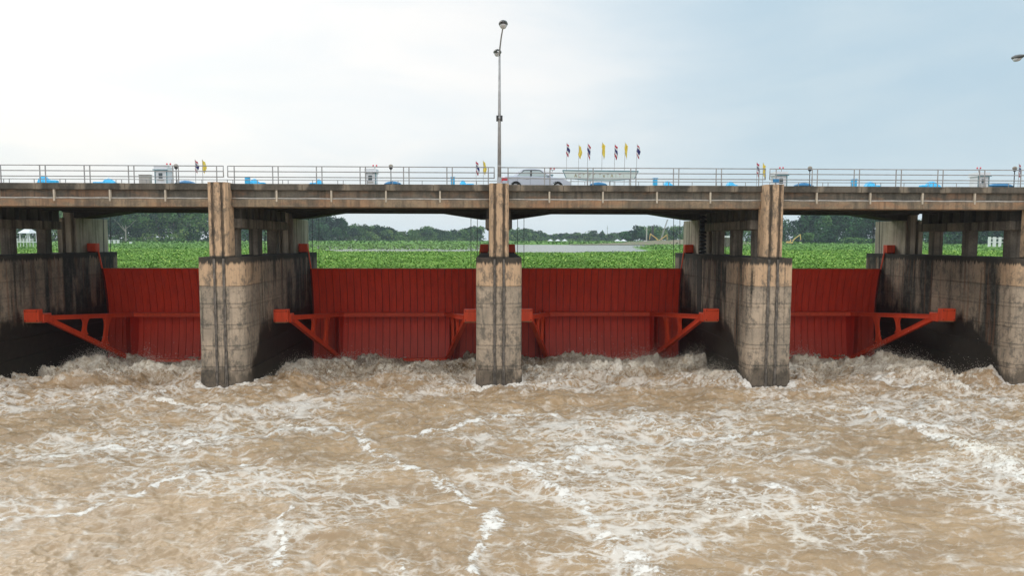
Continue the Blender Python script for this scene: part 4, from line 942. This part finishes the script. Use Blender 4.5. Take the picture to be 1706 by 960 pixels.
def warp(sc, am, off):
    n = N('ShaderNodeTexNoise'); L(MAPV(p, (1, 1.3, 1), (off, off, 0)), n.inputs['Vector']); n.inputs['Scale'].default_value = sc; n.inputs['Detail'].default_value = 5; n.inputs['Roughness'].default_value = .65
    q = N('ShaderNodeVectorMath', operation='MULTIPLY_ADD'); L(n.outputs['Color'], q.inputs[0]); q.inputs[1].default_value = (am*1.5, am, .0); L(p, q.inputs[2])
    fl_ = N('ShaderNodeVectorMath', operation='MULTIPLY'); L(q.outputs[0], fl_.inputs[0]); fl_.inputs[1].default_value = (.75, 1.45, 0); return fl_.outputs[0]
wd1 = M('MULTIPLY', M('SUBTRACT', f1, .38), .22)
def strand(vec, sc, w_, k):
    d = M('DIVIDE', VE(vec, sc), 1.); wv_ = M('MULTIPLY', M('ADD', wd1, w_), M('ADD', .30, M('MULTIPLY', pa, .75)))
    return M('MULTIPLY', M('SUBTRACT', 1., M('DIVIDE', d, M('MAXIMUM', wv_, .004)), clamp=True), k)
s1 = strand(warp(.55, 1.5, 0), .55, .055, 1.3); s2 = strand(warp(1.1, .75, 5), 1.25, .07, 1.15); s3 = strand(warp(2.6, .4, 9), 3.2, .07, .8)
st_ = M('MAXIMUM', M('MAXIMUM', s1, s2), s3)
gate_ = SM(M('ADD', pa, M('MULTIPLY', M('SUBTRACT', f2, .5), 1.6)), .30, .92)
str_f = M('MULTIPLY', st_, gate_, clamp=True)
fm = M('ADD', fa, M('MULTIPLY', M('SUBTRACT', f1, .5), 2.2)); body_f = SM(fm, .48, .84)
ff = M('MAXIMUM', body_f, M('MULTIPLY', str_f, .68))
wc = MIX(SM(NOISE(MAPV(p, (.6, 1.2, 1)), .45, 4, .6), .35, .65), (.395, .262, .142), (.295, .194, .104))
wc = MIX(M('MULTIPLY', SM(f2, .45, .7), .35), wc, (.46, .32, .19))
crm = MIX(SM(M('ADD', f1, M('MULTIPLY', M('SUBTRACT', f2, .5), .8)), .38, .60), (.56, .44, .29), (.86, .79, .66))
fc = MIX(wa, (.74, .69, .62), crm)
L(MIX(ff, wc, fc), b.inputs['Base Color']); L(SM(ff, 0., 1., .28, .75), b.inputs['Roughness'])
bump(b, M('ADD', M('MULTIPLY', ff, .6), M('MULTIPLY', M('ADD', f1, NOISE(MAPV(p, (5, 11, 5)), 2.2, 4, .6)), .5)), .06, .55)
M_water = m
wi = np.arange(NXW*NYW).reshape(NYW, NXW)
wq = np.stack([wi[:-1, :-1], wi[:-1, 1:], wi[1:, 1:], wi[1:, :-1]], -1).reshape(-1, 4)
# choppy sideways push so that crests steepen
gy_, gx_ = np.gradient(H); 
Yc = Yw-np.clip(H-base, -.5, .9)*.35*boil
me = np_mesh('river_water', np.stack([Xw, Yc, H], -1).reshape(-1, 3), wq, M_water, True)
attr(me, 'foam', foam); attr(me, 'warm', warm); attr(me, 'patch', np.clip(.25+.75*patch+.3*inner, 0, 1))
tag(link('river_water', me), kind='structure')
# the river goes on beyond the detailed stretch
mb = MB(); mb.box(-260, 260, -300, -26, -1.4, -.22); mb.box(-260, -31.5, -26, 40, -1.4, -.6); mb.box(31.5, 260, -26, 40, -1.4, -.6)
o = mb.build('river_beyond', M_water); attr(o.data, 'foam', np.full(len(o.data.vertices), .35)); attr(o.data, 'patch', np.full(len(o.data.vertices), .7)); attr(o.data, 'warm', np.zeros(len(o.data.vertices))); tag(o, kind='structure')

# spray thrown off the rolls
wgt = (rf**1.5*sstep(.5, 3, Yw)+.25*inner*sstep(-.1, .4, H-base)); wgt *= (bay < .84)
pr_ = (wgt/wgt.sum()).ravel(); nS = 100000
pick = RNG.choice(len(pr_), nS, p=pr_)
hx = np.clip(rf.ravel()[pick], .15, 1)
C_ = np.stack([Xw.ravel()[pick], Yc.ravel()[pick], H.ravel()[pick]], -1)+np.stack([RNG.normal(0, .22, nS), RNG.normal(0, .22, nS), RNG.exponential(.15, nS)*hx*1.7], -1)
sz = RNG.uniform(.004, .013, nS)[:, None, None]
tet = np.array([(1, 1, 1), (1, -1, -1), (-1, 1, -1), (-1, -1, 1)], float)[None]*sz*RNG.uniform(.6, 1.4, (nS, 4, 1))
V = (C_[:, None, :]+tet).reshape(-1, 3); q = np.arange(nS)[:, None]*4
F_ = np.stack([q+[0, 1, 2], q+[0, 3, 1], q+[0, 2, 3], q+[1, 3, 2]], 1).reshape(-1, 3)
m, b = mat('spray_drops', .5); b.inputs['Base Color'].default_value = (.78, .71, .60, 1); M_spray = m
tag(link('water_spray', np_mesh('water_spray', V, F_, M_spray)), 'fine spray thrown up where the water boils below the red gates', 'spray', kind='stuff')

# ------------------------------------------------------------------ air
m = bpy.data.materials.new('air'); m.use_nodes = True; nt = m.node_tree; nt.nodes.clear()
vol = N('ShaderNodeVolumePrincipled'); vol.inputs['Color'].default_value = (.80, .90, 1., 1); vol.inputs['Density'].default_value = .00020; vol.inputs['Anisotropy'].default_value = .2
mo = N('ShaderNodeOutputMaterial'); L(vol.outputs[0], mo.inputs['Volume'])
hz = MB().box(-1500, 1500, -420, 1500, -7.1, 34).build('haze', m); tag(hz, 'pale humid air fading the far woods', 'haze', kind='stuff')
